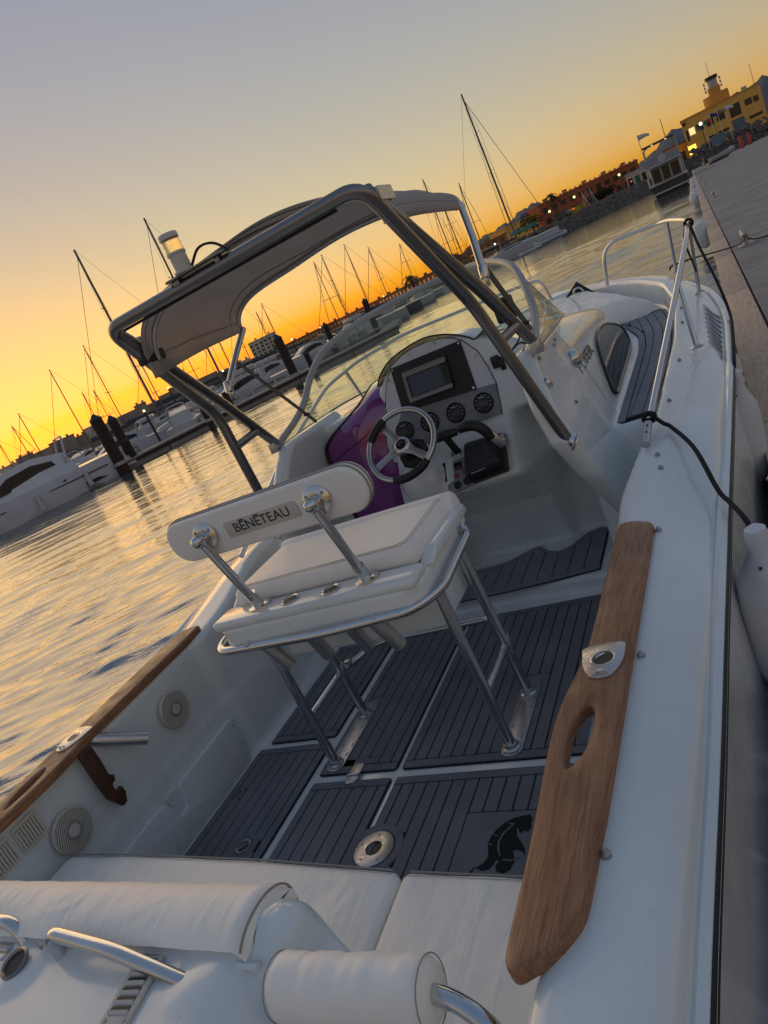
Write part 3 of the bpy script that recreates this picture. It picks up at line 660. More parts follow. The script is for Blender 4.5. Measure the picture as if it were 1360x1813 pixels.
q = cushion_mesh(-.40, .415, 1.93, 2.40, 1.19, 1.268, .03, seed=2, wr=.0012); sc = LP(q, 'seat_cushion', 'vinyl_seat', smooth=60)
q = MB(); q.tube(fillet([(-.375, 1.95, 1.272), (.39, 1.95, 1.272), (.39, 2.35, 1.272)], .05), .0012, 4); q.tube(fillet([(-.375, 1.965, 1.272), (.375, 1.965, 1.272), (.375, 2.35, 1.272)], .05), .0012, 4); q.build('stitching', 'stitch', sc)
q = MB(); q.loft([[V(x, 2.36 + .055 * math.cos(t), 1.205 + .075 * math.sin(t)) for t in np.linspace(0, 2 * math.pi, 20)[:-1]] for x in np.linspace(-.40, .43, 12)]); LP(q, 'front_bolster', 'vinyl_seat', bevel=.012, smooth=60)
for x in (-.085, .095):
    q = MB(); q.lathe([(.026, 1.2125), (.036, 1.2125), (.036, 1.217), (.033, 1.219), (.027, 1.217)], (x, 1.86, 0), n=28, ring=True); ch = LP(q, 'cup_insert', 'steel')
    q = MB(); q.lathe([(.027, 1.2125), (.027, 1.2148), (.001, 1.2148)], (x, 1.86, 0)); q.build('cup_bore', 'black', ch)
    q = MB(); q.tube([(x, 1.86, 1.08), (x, 1.91, .94)], .026, 16); q.build('cup_tube', 'steel_plate', ch)
for x in (-.24, .24):
    q = MB(); q.tube([(x + .0, 1.80, 1.10), (x + .03, 1.84, .965)], .026, 16); LP(q, 'rod_tube', 'steel_plate')
    q = MB(); q.tube([(x, 1.875, 1.205), (x * 1.03, 1.775, 1.53)], .0165, 16); bp = LP(q, 'backrest_post', 'steel')
    q = MB(); q.lathe([(.046, 1.2115), (.045, 1.218), (.026, 1.224), (.024, 1.224)], (x, 1.878, 0), n=26); q.tube([(x, 1.877, 1.21), (x, 1.858, 1.275)], .022, 16); q.build('post_socket', 'steel', bp)
    q = MB(); q.lathe([(.004, .034), (.014, .03), (.022, .018), (.026, .0), (.022, -.018)], (x * 1.03, 1.768, 1.545), (0, -1, .25), 18); q.tube([(x * 1.03, 1.772, 1.535), (x * 1.03, 1.80, 1.55)], .020, 14); q.build('elbow', 'steel', bp)
    q = MB(); q.lathe([(.052, 0), (.052, .004), (.045, .008), (.024, .010), (.024, .014)], (x * 1.03, 1.806, 1.548), (0, -1, .12), 28); q.build('flange', 'steel', bp)
    for k in range(3):
        a = 2.1 * k + .5; q = MB(); q.lathe([(.006, .006), (.006, .009), (.001, .009)], (x * 1.03 + .036 * math.cos(a), 1.806, 1.548 + .036 * math.sin(a)), (0, -1, .12), 8); q.build('bolt', 'galv', bp)
# rail round the seat base
q = MB(); q.tube(fillet([(-.46, 2.02, 1.13), (-.485, 1.80, 1.095), (.02, 1.775, 1.10), (.40, 1.80, 1.105), (.475, 1.90, 1.11), (.47, 2.26, 1.135), (.45, 2.28, 1.16)], .075), .0175, 16); gr = LP(q, 'grab_rail', 'steel')
for x in (-.30, .26): q = MB(); q.tube([(x, 1.78, 1.10), (x, 1.825, 1.12)], .014, 12); q.build('rail_stub', 'steel', gr)
q = MB(); q.tube([(-.46, 2.03, 1.13), (-.42, 2.04, 1.12)], .015, 12); q.build('rail_stub', 'steel', gr)
# backrest pad (pill shape)
bx0, bx1, bz0, bz1 = -.435, .425, 1.465, 1.625; rr = .075
pill = rect_poly(bx0, bx1, bz0, bz1, rr, 9)
tilt = (V(0, 1.842, 0), V(1, 0, 0), V(0, -.10, 1), V(0, -1, -.10))
q = MB(); q.prism([(a, b) for a, b in pill], -.030, .030, (V(0, 1.842 + .155, 0), V(1, 0, 0), V(0, -.10, 1), nrm(V(0, -1, -.10)))); bk = LP(q, 'backrest', 'vinyl_seat', bevel=.010, seg=3)
ofs = lambda z: 1.842 + .155 - .10 * z
q = MB()
for dz in (.011, -.011):
    d = nrm(V(0, -1, -.10)) * dz
    q.tube([V(a + (.0015 if a > 0 else -.0015), ofs(b), b) + d + V(0, 0, .0015 * (1 if b > 1.545 else -1)) for a, b in pill], .0028, 6, closed=True)
q.build('piping', 'stitch', bk)
nb = nrm(V(0, -1, -.10))
q = MB(); q.prism(rect_poly(-.155, .165, 1.513, 1.573, .012), .0285, .0335, (V(0, 1.997, 0), V(1, 0, 0), V(0, -.10, 1), nb)); LP(q, 'name_patch', 'off_white', bevel=.001)
text_obj('lettering', 'BENETEAU', .050, 'chrome_text', lp, V(.005, ofs(1.543), 1.543) + nb * .034, (1, 0, 0), (0, -.10, 1), .0012, 1.02)
for xx in (-.072, -.006):
    q = MB(); q.bar(V(xx - .011, ofs(1.5665), 1.5665) + nb * .0345, V(xx + .011, ofs(1.5665), 1.5665) + nb * .0345, .0045, .002, up=tuple(nb)); q.build('letter_accent', 'chrome_text', lp, smooth=0)

# ================================================================ stern: cushions, hand rails, vent, bolster
bc = lambda x: float(np.interp(x, [-.95, -.6, 0, .5, .95], [.035, .03, 0, -.04, -.06]))
for nm, x0, x1, lab, sd in (('bench_cushion', -.945, .462, 'long cream vinyl stern bench cushion, left of the seam', 3), ('bench_cushion', .472, .955, 'short cream vinyl stern bench cushion beside the teak cap', 5)):
    y0 = .84 if x0 < 0 else .50
    q = cushion_mesh(x0, x1, y0, 1.15, .68, .755, .022, seed=sd, curve=bc, wr=.0022, sag=.008); 
    o = q.build(nm, 'vinyl', None, smooth=60); tag(o, lab, 'cushion', 'stern bench cushions')
    q = MB(); q.tube([V(x, 1.15 + bc(x) - .003, .7545) for x in np.linspace(x0 + .02, x1 - .02, 40)], .0028, 6); q.tube([V(x, 1.15 + bc(x) - .017, .759) for x in np.linspace(x0 + .02, x1 - .02, 40)], .001, 4); q.build('piping', 'stitch', o)
# rolled backrest along the transom
q = MB(); rings = []
for x in np.linspace(-1.0, .375, 60):
    ring = []; e = min(1, (.375 - x) / .02 + .55); wv = .0010 * math.sin(x * 37) + .0007 * math.sin(x * 83 + 1)
    for a in np.linspace(-1.05, math.pi * .80, 22): ring.append(V(x, .78 + (.100 + wv) * math.cos(a), .950 + (.074 + wv * .5) * abs(math.sin(a)) ** .8 * (1 if a > 0 else -1) * e))
    for a in np.linspace(math.pi * .80, -1.05, 22): ring.append(V(x, .775 + .060 * math.cos(a), .950 + .05 * math.sin(a)))
    rings.append(ring)
q.loft(rings); rb = q.build('stern_backrest', 'vinyl', None, smooth=55); tag(rb, 'long rolled cream vinyl backrest lying along the transom', 'backrest cushion')
q = MB(); q.tube([V(.372, .78 + .100 * math.cos(a), .950 + .073 * abs(math.sin(a)) ** .8 * (1 if a > 0 else -1)) for a in np.linspace(-.9, math.pi * .80, 24)], .003, 6); q.build('piping', 'stitch', rb)
for x in (.10, -.44):
    q = MB(); q.box((x, .690, .972), (.062, .020, .008)); q.box((x, .668, .968), (.056, .022, .006)); hn = q.build('backrest_hinge', 'steel_plate', boat, bevel=.0015)
    q = MB(); q.tube([(x - .028, .681, .974), (x + .028, .681, .974)], .005, 8); q.build('hinge_pin', 'steel', hn)
q = MB(); q.tube([V(x, .697, .966) for x in np.linspace(-1, .40, 20)], .008, 8); q.build('hinge_bead', 'gelcoat', boat)
q = MB(); q.tube(fillet([(-.208, .683, .93), (-.208, .690, 1.035), (.02, .672, 1.018), (.285, .650, .955)], .045, 8), .0165, 18); q.build('stern_handrail', 'steel', boat)
q = MB(); q.tube(fillet([(-.36, .70, .93), (-.40, .72, 1.02), (-.75, .73, 1.02), (-.8, .72, .93)], .045, 8), .0165, 18); q.build('stern_handrail', 'steel', boat)
# recessed cup on its boss
n3 = nrm(V(.05, -.25, 1)); c3 = V(-.318, .642, .985)
q = MB(); q.lathe([(.027, .0), (.036, .0), (.037, .006), (.031, .009), (.027, .004)], c3, n3, 30, ring=True); cup = q.build('drain_cup', 'alu', boat)
q = MB(); q.lathe([(.028, .0), (.028, .0035), (.001, .0035)], c3, n3, 24); q.build('cup_bore', 'black', cup)
q = MB(); q.tube([c3 + V(.05, .042, .0), c3 + V(.05, .042, .018), c3 + V(.065, .038, .012)], .004, 8); q.build('cup_cap_tether', 'galv', cup)
vt = nrm(V(0, -.02, 1)); Xv, Yv = nrm(V(1, .12, 0)), None; Yv = np.cross(vt, Xv)
fr = (V(.115, .622, .9745), Xv, Yv, vt)
q = MB(); q.prism(rect_poly(-.038, .038, -.072, .072, .008), -.004, .0045, fr); vg = q.build('transom_vent', 'off_white', boat, bevel=.0015)
for k in range(6):
    yv = -.050 + k * .020; c0 = fr[0] + Yv * yv + vt * .0075
    q = MB(); q.box(c0, (.052, .008, .004), np.column_stack([Xv, nrm(Yv * .8 + vt * .6), np.cross(Xv, nrm(Yv * .8 + vt * .6))])); q.build('vent_slat', 'off_white', vg, smooth=0)
    q = MB(); q.box(fr[0] + Yv * (yv + .009) + vt * .0035, (.052, .009, .004), np.column_stack([Xv, Yv, vt])); q.build('vent_gap', 'black', vg, smooth=0)
for p in ((-.026, -.064), (.026, -.064)): q = MB(); q.lathe([(.0045, .004), (.0045, .007), (.001, .007)], fr[0] + Xv * p[0] + Yv * p[1], vt, 10); q.build('screw', 'galv', vg)
# bolster roll on the gate rail
d3 = nrm(V(1, .06, 0)); c0, c1 = V(.475, .668, .962), V(.80, .682, .962)
q = MB(); q.tube(fillet([(.44, .66, .88), (.445, .664, .952), (.48, .668, .962), (.815, .683, .962), (.90, .655, .945), (.95, .62, .88)], .05, 6), .0165, 16); rl = q.build('gate_rail', 'steel', boat)
q = MB(); L = np.linspace(0, 1, 26); rad = []
for t in L:
    e = min(t, 1 - t) * .36; rad.append(.057 * (1 - max(0, 1 - e / .016) ** 2 * .18) + .0012 * math.sin(t * 23) + .001 * math.sin(t * 51))
q.tube([c0 + (c1 - c0) * t for t in L], rad, 36); bl = q.build('gate_bolster', 'vinyl', rl, smooth=60)
q = MB()
for t in (.012, .985):
    q = MB(); u = nrm(np.cross(d3, (0, 0, 1))); w_ = np.cross(d3, u); q.tube([c0 + (c1 - c0) * t + .0575 * (u * math.cos(a) + w_ * math.sin(a)) for a in np.linspace(0, 2 * math.pi, 30)[:-1]], .0014, 4, closed=True)
    q.build('bolster_piping', 'stitch', rl)

# ================================================================ helm: dash, gauges, wheel, throttle
Dd = nrm(V(0, .14, .45)); Nd = nrm(V(0, -.45, .14)); Od = V(.12, 3.36, 1.27) + Nd * .012
FD = (Od, V(1, 0, 0), Dd, Nd)
dash = thing('dashboard'); dash.parent = boat; dash.location = (0, 0, 0)
po = [(-.365, -.05), (-.377, .061), (-.345, .18), (-.316, .267), (-.28, .36), (-.223, .443), (-.15, .475), (-.068, .490), (.02, .490), (.095, .479), (.15, .458), (.194, .431), (.258, .351), (.287, .257), (.304, .168), (.295, .06), (.288, .008), (.20, -.005), (.0, -.02), (-.2, -.04)]
q = MB(); q.prism(po, -.012, .006, FD); q.build('dash_panel', 'dash_white', dash, bevel=.003)
q = MB(); q.tube([Od + V(1, 0, 0) * a + Dd * b + Nd * .004 for a, b in po[1:17]], .0028, 6); q.build('panel_edge', 'black', dash)
q = MB(); q.prism([(-.355, .03), (-.235, .20), (.303, .168), (.287, .015), (-.355, -.02)], .006, .009, FD); q.build('gauge_strip', 'dash_grey', dash, bevel=.001)
q = MB(); q.prism([(-.228, .432), (.190, .432), (.202, .170), (-.227, .190)], .009, .014, FD); q.build('screen_plate', 'black_panel', dash, bevel=.002)
for a, b in ((-.215, .42), (.178, .42), (.188, .183), (-.215, .203)): q = MB(); q.lathe([(.006, .014), (.006, .0165), (.002, .0165)], Od + V(a, 0, 0) + Dd * b, Nd, 10); q.build('screw', 'steel', dash)
for a, b in ((-.325, .24), (-.255, .375), (-.1, .465), (.05, .47), (.245, .33), (.275, .03), (-.345, .1)): q = MB(); q.lathe([(.0055, .006), (.0055, .010), (.002, .010)], Od + V(a, 0, 0) + Dd * b, Nd, 10); q.build('screw', 'galv', dash)
q = MB(); q.prism(rect_poly(-.157, .099, .218, .380, .012), .014, .045, FD); mf = q.build('chart_plotter', 'black', dash, bevel=.006, seg=3)
q = MB(); q.prism(rect_poly(-.157, .099, .352, .381, .01), .043, .050, FD); q.build('bezel_bar', 'mfd_frame', mf, bevel=.003)
q = MB(); q.prism(rect_poly(-.157, .099, .217, .240, .008), .043, .050, FD); q.build('bezel_bar', 'mfd_frame', mf, bevel=.003)
q = MB(); q.prism(rect_poly(-.157, -.138, .23, .37, .006), .043, .049, FD); q.build('bezel_side', 'mfd_frame', mf, bevel=.002)
q = MB(); q.prism(rect_poly(-.128, .056, .246, .348, .004), .0445, .0465, FD); q.build('screen_glass_pane', 'screen', mf)
q = MB(); q.prism([(.061, .246), (.0625, .246), (.0625, .348), (.061, .348)], .0448, .0464, FD); q.build('panel_seam', 'mfd_frame', mf)
q = MB(); q.lathe([(.008, .044), (.008, .048), (.005, .049)], Od + V(.082, 0, 0) + Dd * .335, Nd, 14); q.build('power_button', 'black_gloss', mf)
for gx in (-.247, -.094, .059, .216):
    c_ = Od + V(gx, 0, 0) + Dd * .094
    q = MB(); q.lathe([(.052, .008), (.052, .016), (.047, .021), (.044, .017), (.001, .017)], c_, Nd, 32); g = q.build('gauge', 'black', dash)
    q = MB(); q.prism(rect_poly(gx - .024, gx + .024, .078, .105, .003), .0172, .0185, FD); q.build('gauge_display', 'lcd', g)
    q = MB(); q.lathe([(.0505, .016), (.0525, .018), (.049, .0205), (.047, .0195)], c_, Nd, 32, ring=True); q.build('gauge_bezel', 'black_gloss', g)
    for k_ in range(9):
        a_ = math.radians(-30 + 30 * k_); u_ = V(math.cos(a_), 0, 0) + Dd * math.sin(a_); q = MB(); q.bar(c_ + u_ * .036 + Nd * .0176, c_ + u_ * .042 + Nd * .0176, .0018, .001, up=tuple(Nd)); q.build('dial_tick', 'alu_light', g, smooth=0)
    q = MB(); q.prism([(gx - .016, .122), (gx + .012, .122), (gx + .012, .1245), (gx - .016, .1245)], .0172, .0182, FD); q.build('gauge_mark', 'alu_light', g)
# smoked lip above the dash
lip0 = [(-.335, .37), (-.30, .425), (-.22, .478), (-.10, .508), (.005, .516), (.09, .50), (.173, .468), (.235, .43), (.262, .412), (.322, .438)]
G = [[Od + V(a * 1.0, 0, 0) + Dd * b + Nd * (.0) for a, b in lip0], [Od + V(a * .98, .10, 0) + Dd * (b + .006) - Nd * .12 + V(0, 0, -.015) for a, b in lip0]]
q = MB(); q.grid([cr(G[0], 6), cr(G[1], 6)]); q.build('visor', 'smoke_glass', dash, solid=.004)
q = MB(); q.tube(cr(G[0], 6), .0042, 8); q.build('visor_trim', 'black', dash)
# sloping switch face
D3 = nrm(V(0, -.155, -.25)); N3 = nrm(V(0, -.25, .155)); O3 = V(0, 3.345, 1.27) + N3 * .004; FS = (O3, V(1, 0, 0), -D3, N3)
q = MB(); q.prism([(.045, -.305), (.205, -.29), (.205, -.255), (.175, -.25), (.165, -.135), (.10, -.14), (.088, -.24), (.05, -.255)], -.01, .005, FS); sp = q.build('switch_plate', 'dash_grey', boat, bevel=.002)
for a, b in ((.105, -.272), (.16, -.265)):
    q = MB(); q.lathe([(.021, .004), (.021, .010), (.012, .014), (.012, .008), (.001, .008)], O3 + V(a, 0, 0) - D3 * b, N3, 20); q.build('push_switch', 'black', sp)
for a, b in ((.108, -.222), (.155, -.212)):
    q = MB(); q.lathe([(.013, .004), (.013, .012), (.009, .018), (.001, .019)], O3 + V(a, 0, 0) - D3 * b, N3, 16); q.build('warning_button', 'red_button', sp)
q = MB(); q.prism(rect_poly(.105, .148, -.195, -.155, .004), .004, .010, FS); q.build('rocker_switch', 'black_gloss', sp, bevel=.002)
q = MB(); q.prism(rect_poly(.10, .155, -.125, -.085, .006), -.002, .012, FS); q.build('trim_display', 'alu_light', boat, bevel=.002)
q = MB(); q.prism([(.005, -.255), (.05, -.235), (.055, -.135), (.02, -.14)], -.006, .008, FS); ig = q.build('ignition_panel', 'black_gloss', boat, bevel=.002)
q = MB(); q.lathe([(.010, .008), (.010, .016), (.003, .018)], O3 + V(.033, 0, 0) + D3 * .185, N3, 12); q.build('ignition_key', 'steel', ig)
q = MB(); q.prism([(-.19, .99), (-.12, 1.01), (-.03, 1.04), (.035, 1.075), (.03, 1.03), (.0, .97), (-.05, .935), (-.1, .925), (-.155, .945)], -.13, .02, (V(0, 3.245, 0), V(1, 0, 0), V(0, 0, 1), V(0, -1, 0))); q.build('storage_pocket', 'black_gloss', boat, bevel=.01)
# binnacle and twin throttle levers
bn = thing('throttle_binnacle'); bn.parent = boat
q = MB(); q.loft([[O3 + V(x, 0, 0) + D3 * t + N3 * n for x, t in ((.19, .29 - i * .02), (.385, .275 - i * .02), (.40 - i * .03, .09 + i * .015), (.205 + i * .005, .085 + i * .015))] for i, n in ((0, -.02), (0, .05), (1, .085), (2, .10))]); q.build('binnacle_body', 'black', bn, bevel=.010, seg=3)
q = MB(); q.prism([(.222, -.262), (.30, -.255), (.305, -.225), (.227, -.232)], .092, .0935, FS); q.build('data_plate', 'alu', bn)
for x in (.235, .325):
    q = MB(); q.tube([O3 + V(x, 0, 0) + D3 * (.14 + .014 * k) + N3 * .098 for k in range(4)], .0022, 5); q.build('trim_mark', 'alu_light', bn)
q = MB(); q.lathe([(.03, 0), (.034, .012), (.03, .035), (.02, .04)], O3 + V(.385, 0, 0) + D3 * .13 + N3 * .05, (1, 0, 0), 24); hb_ = q.build('lever_hub', 'alu_light', bn)
q = MB(); q.bar((.405, 3.20, 1.165), (.365, 3.19, 1.25), .045, .018, up=(0, -1, .3)); q.build('lever_arm', 'alu_light', bn, bevel=.006)
q = MB(); q.tube(fillet([(.375, 3.175, 1.225), (.35, 3.17, 1.29), (.30, 3.17, 1.325), (.235, 3.18, 1.318)], .04), [.017] + [.026] * 14 + [.02], 14); q.build('throttle_grip', 'black', bn)
q = MB(); q.bar((.175, 3.20, 1.20), (.16, 3.165, 1.30), .036, .02, up=(0, -1, .3)); q.build('lever_arm', 'black', bn, bevel=.006)
q = MB(); q.tube([(.225, 3.165, 1.315), (.17, 3.155, 1.32), (.11, 3.155, 1.318), (.07, 3.165, 1.30)], [.018, .025, .024, .012], 14); q.build('throttle_grip', 'black', bn)
# steering wheel
sw = thing('steering_wheel'); sw.parent = boat
N2 = nrm(V(0, -.74, .67)); D2 = V(0, N2[2], -N2[1]); Cw = V(-.045, 3.09, 1.362); RW = .188
wp = lambda a, r=RW, n=0: Cw + r * (V(math.cos(a), 0, 0) + D2 * math.sin(a)) + N2 * n
q = MB(); q.tube([wp(a) for a in np.linspace(0, 2 * math.pi, 64)[:-1]], .0150, 14, closed=True); q.build('rim', 'alu_light', sw)
for a0, a1 in ((math.radians(118), math.radians(160)), (math.radians(255), math.radians(318))):
    A = np.linspace(a0, a1, 16); q = MB(); q.tube([wp(a) for a in A], [.019] * 2 + [.0215] * 12 + [.019] * 2, 14); q.build('grip', 'black', sw)
for a in (math.radians(128), math.radians(208), math.radians(322)):
    u = V(math.cos(a), 0, 0) + D2 * math.sin(a); s_ = np.cross(N2, u)
    q = MB(); q.loft([[Cw + u * r + s_ * w1 * sg + N2 * (n - .012) for sg, n in ((-1, -.004), (1, -.004), (1, .004), (-1, .004))] for r, w1 in ((.02, .034), (.08, .018), (.17, .020), (RW, .026))]); q.build('spoke', 'alu_light', sw, bevel=.0015)
q = MB(); q.lathe([(.045, -.03), (.045, -.008), (.038, .0), (.028, .002), (.001, .004)], Cw, N2, 28); q.build('hub', 'alu_light', sw)
q = MB(); q.lathe([(.028, .0), (.027, .005), (.001, .007)], Cw, N2, 24); q.build('hub_cap', 'black_gloss', sw)
q = MB(); q.tube([Cw + N2 * .0078 + V(.012 * math.cos(t), 0, 0) * (1 - t / 9) + D2 * .012 * math.sin(t) * (1 - t / 9) for t in np.linspace(0, 5, 20)], .0018, 5); q.build('hub_emblem', 'alu_light', sw)
q = MB(); q.tube([Cw - N2 * .02, Cw - N2 * .11], [.03, .055], 20); q.lathe([(.085, -.135), (.085, -.125), (.055, -.10)], Cw, N2, 8); q.build('column', 'black', sw, bevel=.003)
# black switch cluster and clamp beside the dash
q = MB(); q.bb(.435, .475, 3.40, 3.43, 1.50, 1.56); q.bb(.44, .50, 3.41, 3.43, 1.525, 1.545); q.bb(.47, .495, 3.40, 3.44, 1.48, 1.54); q.build('phone_mount', 'black', boat, bevel=.005)
# purple acrylic companionway door
rows = []
for yy, zz in [tuple(p[:2]) for p in cr([V(3.39, .45, 0), V(3.39, .8, 0), V(3.39, 1.1, 0), V(3.395, 1.34, 0), V(3.42, 1.50, 0), V(3.48, 1.585, 0), V(3.60, 1.625, 0), V(3.75, 1.63, 0)], 8)]:
    xl = -.655 + .33 * sstep(1.38, 1.62, zz) ** 1.2; rows.append([V(x, yy - .03 * math.sin(math.pi * (x - xl) / (-.20 - xl)), zz) for x in np.linspace(xl, -.20, 14)])
q = MB(); q.grid(rows); dr = q.build('cabin_door', 'purple', boat, solid=.012)
q = MB(); q.tube([r_[0] + V(0, -.004, 0) for r_ in rows], .010, 8); q.build('door_seal', 'black', dr)
q = MB(); q.tube([V(-.63, 3.36, 1.335), V(-.40, 3.335, 1.40), V(-.22, 3.345, 1.47)], .0018, 5); q.build('door_joint', 'black', dr)

# ================================================================ windscreen
Tc = [(.733, 3.12, 1.575), (.715, 3.34, 1.635), (.700, 3.49, 1.70), (.665, 3.63, 1.815), (.60, 3.79, 1.91), (.46, 4.02, 1.965), (.30, 4.2, 1.99), (0, 4.33, 2.0)]
Bc = [(.735, 3.10, 1.555), (.738, 3.35, 1.56), (.738, 3.6, 1.56), (.73, 3.85, 1.56), (.69, 4.15, 1.55), (.55, 4.48, 1.535), (.33, 4.70, 1.53), (0, 4.80, 1.53)]
mir = lambda L: [V(*p) for p in L] + [V(-p[0], p[1], p[2]) for p in L[-2::-1]]
T_, B_ = cr(mir(Tc), 6), cr(mir(Bc), 6)
ws = thing('windscreen'); ws.parent = boat
q = MB(); q.grid([[a * (1 - t) + b * t for a, b in zip(T_, B_)] for t in np.linspace(0, 1, 6)]); q.build('pane', 'screen_glass', ws)
q = MB(); q.tube(T_, .0195, 12); q.build('frame', 'frame_grey', ws)
q = MB(); q.tube(B_, .006, 10); q.build('base_trim', 'alu', ws)
for sg in (1, -1):
    q = MB(); q.box((sg * .735, 3.10, 1.565), (.035, .05, .03)); q.build('frame_foot', 'steel_plate', ws, bevel=.004)

# ================================================================ radar arch
ar = thing('radar_arch'); ar.parent = boat
R_ = .0245
main = [(.785, 2.862, 1.20), (.672, 2.70, 1.868), (.612, 2.255, 2.362)]
q = MB(); q.tube(fillet([V(*p) for p in main] + [V(-p[0], p[1], p[2]) for p in main[::-1]], .075, 8), R_, 18); q.build('main_hoop', 'alu', ar)
for sg in (1, -1):
    q = MB(); q.tube(fillet([V(sg * .738, 3.115, 1.585), V(sg * .69, 2.80, 1.90), V(sg * .615, 2.345, 2.30), V(sg * .612, 2.29, 2.345)], .05), R_, 18); q.build('forward_leg', 'alu', ar)
    q = MB(); q.tube([V(sg * .70, 2.745, 1.69), V(sg * .722, 3.0, 1.70)], .022, 14); q.build('cross_stub', 'alu', ar)
    q = MB(); q.lathe([(.040, 0), (.040, .006), (.03, .012), (.026, .03)], (sg * .815, 2.868, 1.175), (-sg * .75, -.1, .65), 20); q.build('foot_socket', 'steel', ar)
    q = MB(); q.prism([(3.07, 1.545), (3.15, 1.545), (3.15, 1.60), (3.07, 1.60)], -.022, .022, (V(sg * .742, 0, 0), V(0, 1, 0), V(0, 0, 1), V(1, 0, 0))); ft = q.build('foot_bracket', 'steel_plate', ar, bevel=.003)
    for dy in (3.09, 3.13): q = MB(); q.lathe([(.008, 0), (.008, .004), (.003, .005)], (sg * .742 + sg * .022, dy, 1.565), (sg, 0, 0), 8); q.build('bolt', 'galv', ft)
q = MB(); q.tube([V(-.55, 2.268, 2.333), V(.5, 2.268, 2.333)], .006, 6); q.build('cable_conduit', 'black', ar)
q = MB(); q.prism(rect_poly(-.23, .06, 2.215, 2.275, .02), 2.392, 2.400); q.bb(-.20, -.17, 2.23, 2.26, 2.37, 2.392); q.bb(.01, .03, 2.23, 2.26, 2.37, 2.392); q.build('light_bracket', 'alu', ar, bevel=.002)
q = MB(); q.tube(cr([(-.10, 2.25, 2.41), (-.05, 2.26, 2.45), (.02, 2.25, 2.44), (.07, 2.255, 2.395)], 6), .005, 6); q.build('light_cable', 'black', ar)
al = thing('anchor_light'); al.parent = boat
q = MB(); q.lathe([(.040, 2.40), (.040, 2.408), (.032, 2.412), (.032, 2.462), (.036, 2.466), (.036, 2.474)], (-.135, 2.245, 0), n=28); q.build('lamp_base', 'off_white', al)
q = MB(); q.lathe([(.034, 2.474), (.035, 2.48), (.033, 2.49), (.035, 2.50), (.033, 2.51), (.034, 2.522)], (-.135, 2.245, 0), n=28); q.build('lens', 'lamp_lens', al)
q = MB(); q.lathe([(.037, 2.522), (.037, 2.536), (.034, 2.541), (.001, 2.543)], (-.135, 2.245, 0), n=28); q.build('lamp_cap', 'off_white', al)
q = MB(); q.box((-.62, 2.42, 2.21), (.05, .13, .045), None); q.build('arch_light', 'black', ar, bevel=.006)

# ================================================================ bimini top
bi = thing('bimini_top'); bi.parent = boat
NY, NX = 34, 61; G = []
for i in range(NY):
    t = i / (NY - 1); y = 2.36 + .84 * t; w = .60 + .045 * t; zc = 2.435 - .065 * t + .015 * math.sin(math.pi * t); zp = 2.12 + .065 * t; zq = 2.235 - .01 * t
    row = []
    for k in range(NX):
        a = math.pi * k / (NX - 1); cx, sx = math.cos(a), math.sin(a)
        zs = zp if cx < 0 else zq; x = w * math.copysign(abs(cx) ** .78, cx); z = zs + (zc - zs) * abs(sx) ** .62
        wr = (.006 * math.sin(9 * x + 14 * t) + .005 * math.sin(26 * t + 5 * x)) * abs(sx) - .012 * math.sin(math.pi * t) * abs(sx) ** 2
        edge = .008 * math.sin(t * math.pi * 1.3) * abs(cx) ** 8
        row.append(V(x, y + .05 * t * (1 - abs(sx)) * 0 - .03 * (1 - abs(sx)) * t, z + wr + edge))
    G.append(row)
q = MB(); q.grid(G); q.build('canopy', 'canvas', bi, solid=.005, smooth=60)
for i, nm in ((1, 'hem_seam'), (3, 'hem_seam'), (NY - 2, 'hem_seam'), (NY - 5, 'hem_seam')):
    q = MB(); q.tube([p + V(0, 0, -.003) for p in G[i]], .003, 5); q.build(nm, 'webbing', bi)
for k in (2, NX - 3): q = MB(); q.tube([g[k] for g in G], .003, 5); q.build('side_seam', 'webbing', bi)
q = MB(); q.tube([p + V(0, 0, -.016) for p in G[NY - 2]][2:-2], .013, 10); q.build('front_bow', 'alu_light', bi)
q = MB(); q.tube([p + V(0, 0, -.016) for p in G[3]][2:-2], .012, 10); q.build('rear_bow', 'alu_light', bi)
for sg in (1, -1):
    q = MB(); q.tube([V(sg * .642, 3.17, 2.19), V(sg * .655, 3.05, 2.10), V(sg * .668, 2.87, 1.96)] if sg < 0 else [V(.642, 3.15, 2.245), V(.655, 3.10, 2.10), V(.668, 3.02, 1.95)], .0165, 12); st = q.build('bow_strut', 'alu_light', bi)
    e = V(sg * .668, 2.87, 1.955) if sg < 0 else V(.668, 3.02, 1.945)
    q = MB(); q.lathe([(.021, -.02), (.021, .03), (.017, .034)], e, (0, .3, .95), 14); q.box(e + V(0, 0, -.035), (.012, .03, .04)); q.build('strut_joint', 'steel', st, bevel=.002)
    a, b = (V(-.655, 3.0, 2.06), V(-.555, 3.28, 1.60)) if sg < 0 else (V(.66, 3.06, 2.0), V(.70, 3.30, 1.62))
    q = MB(); q.bar(a, b, .024, .0025, up=(0, .5, .8)); sp_ = q.build('strap', 'webbing', bi, smooth=0)
    q = MB(); q.box(b + (a - b) * .12, (.03, .02, .012)); q.lathe([(.006, -.01), (.006, .01)], b, n=8); q.build('strap_buckle', 'black', sp_, bevel=.002)
    q = MB(); q.tube(fillet([V(sg * .735, 3.09, 1.60), V(sg * .71, 2.86, 1.86), V(sg * .645, 2.44, 2.22), V(sg * .62, 2.40, 2.30)], .05), .014, 12); q.build('folded_bow', 'alu', bi)
q = MB(); q.prism(rect_poly(2.30, 2.43, 2.30, 2.345, .008), -.006, .006, (V(.64, 0, 0), V(0, 1, 0), V(0, 0, 1), V(1, 0, 0))); q.build('pivot_plate', 'steel_plate', bi)
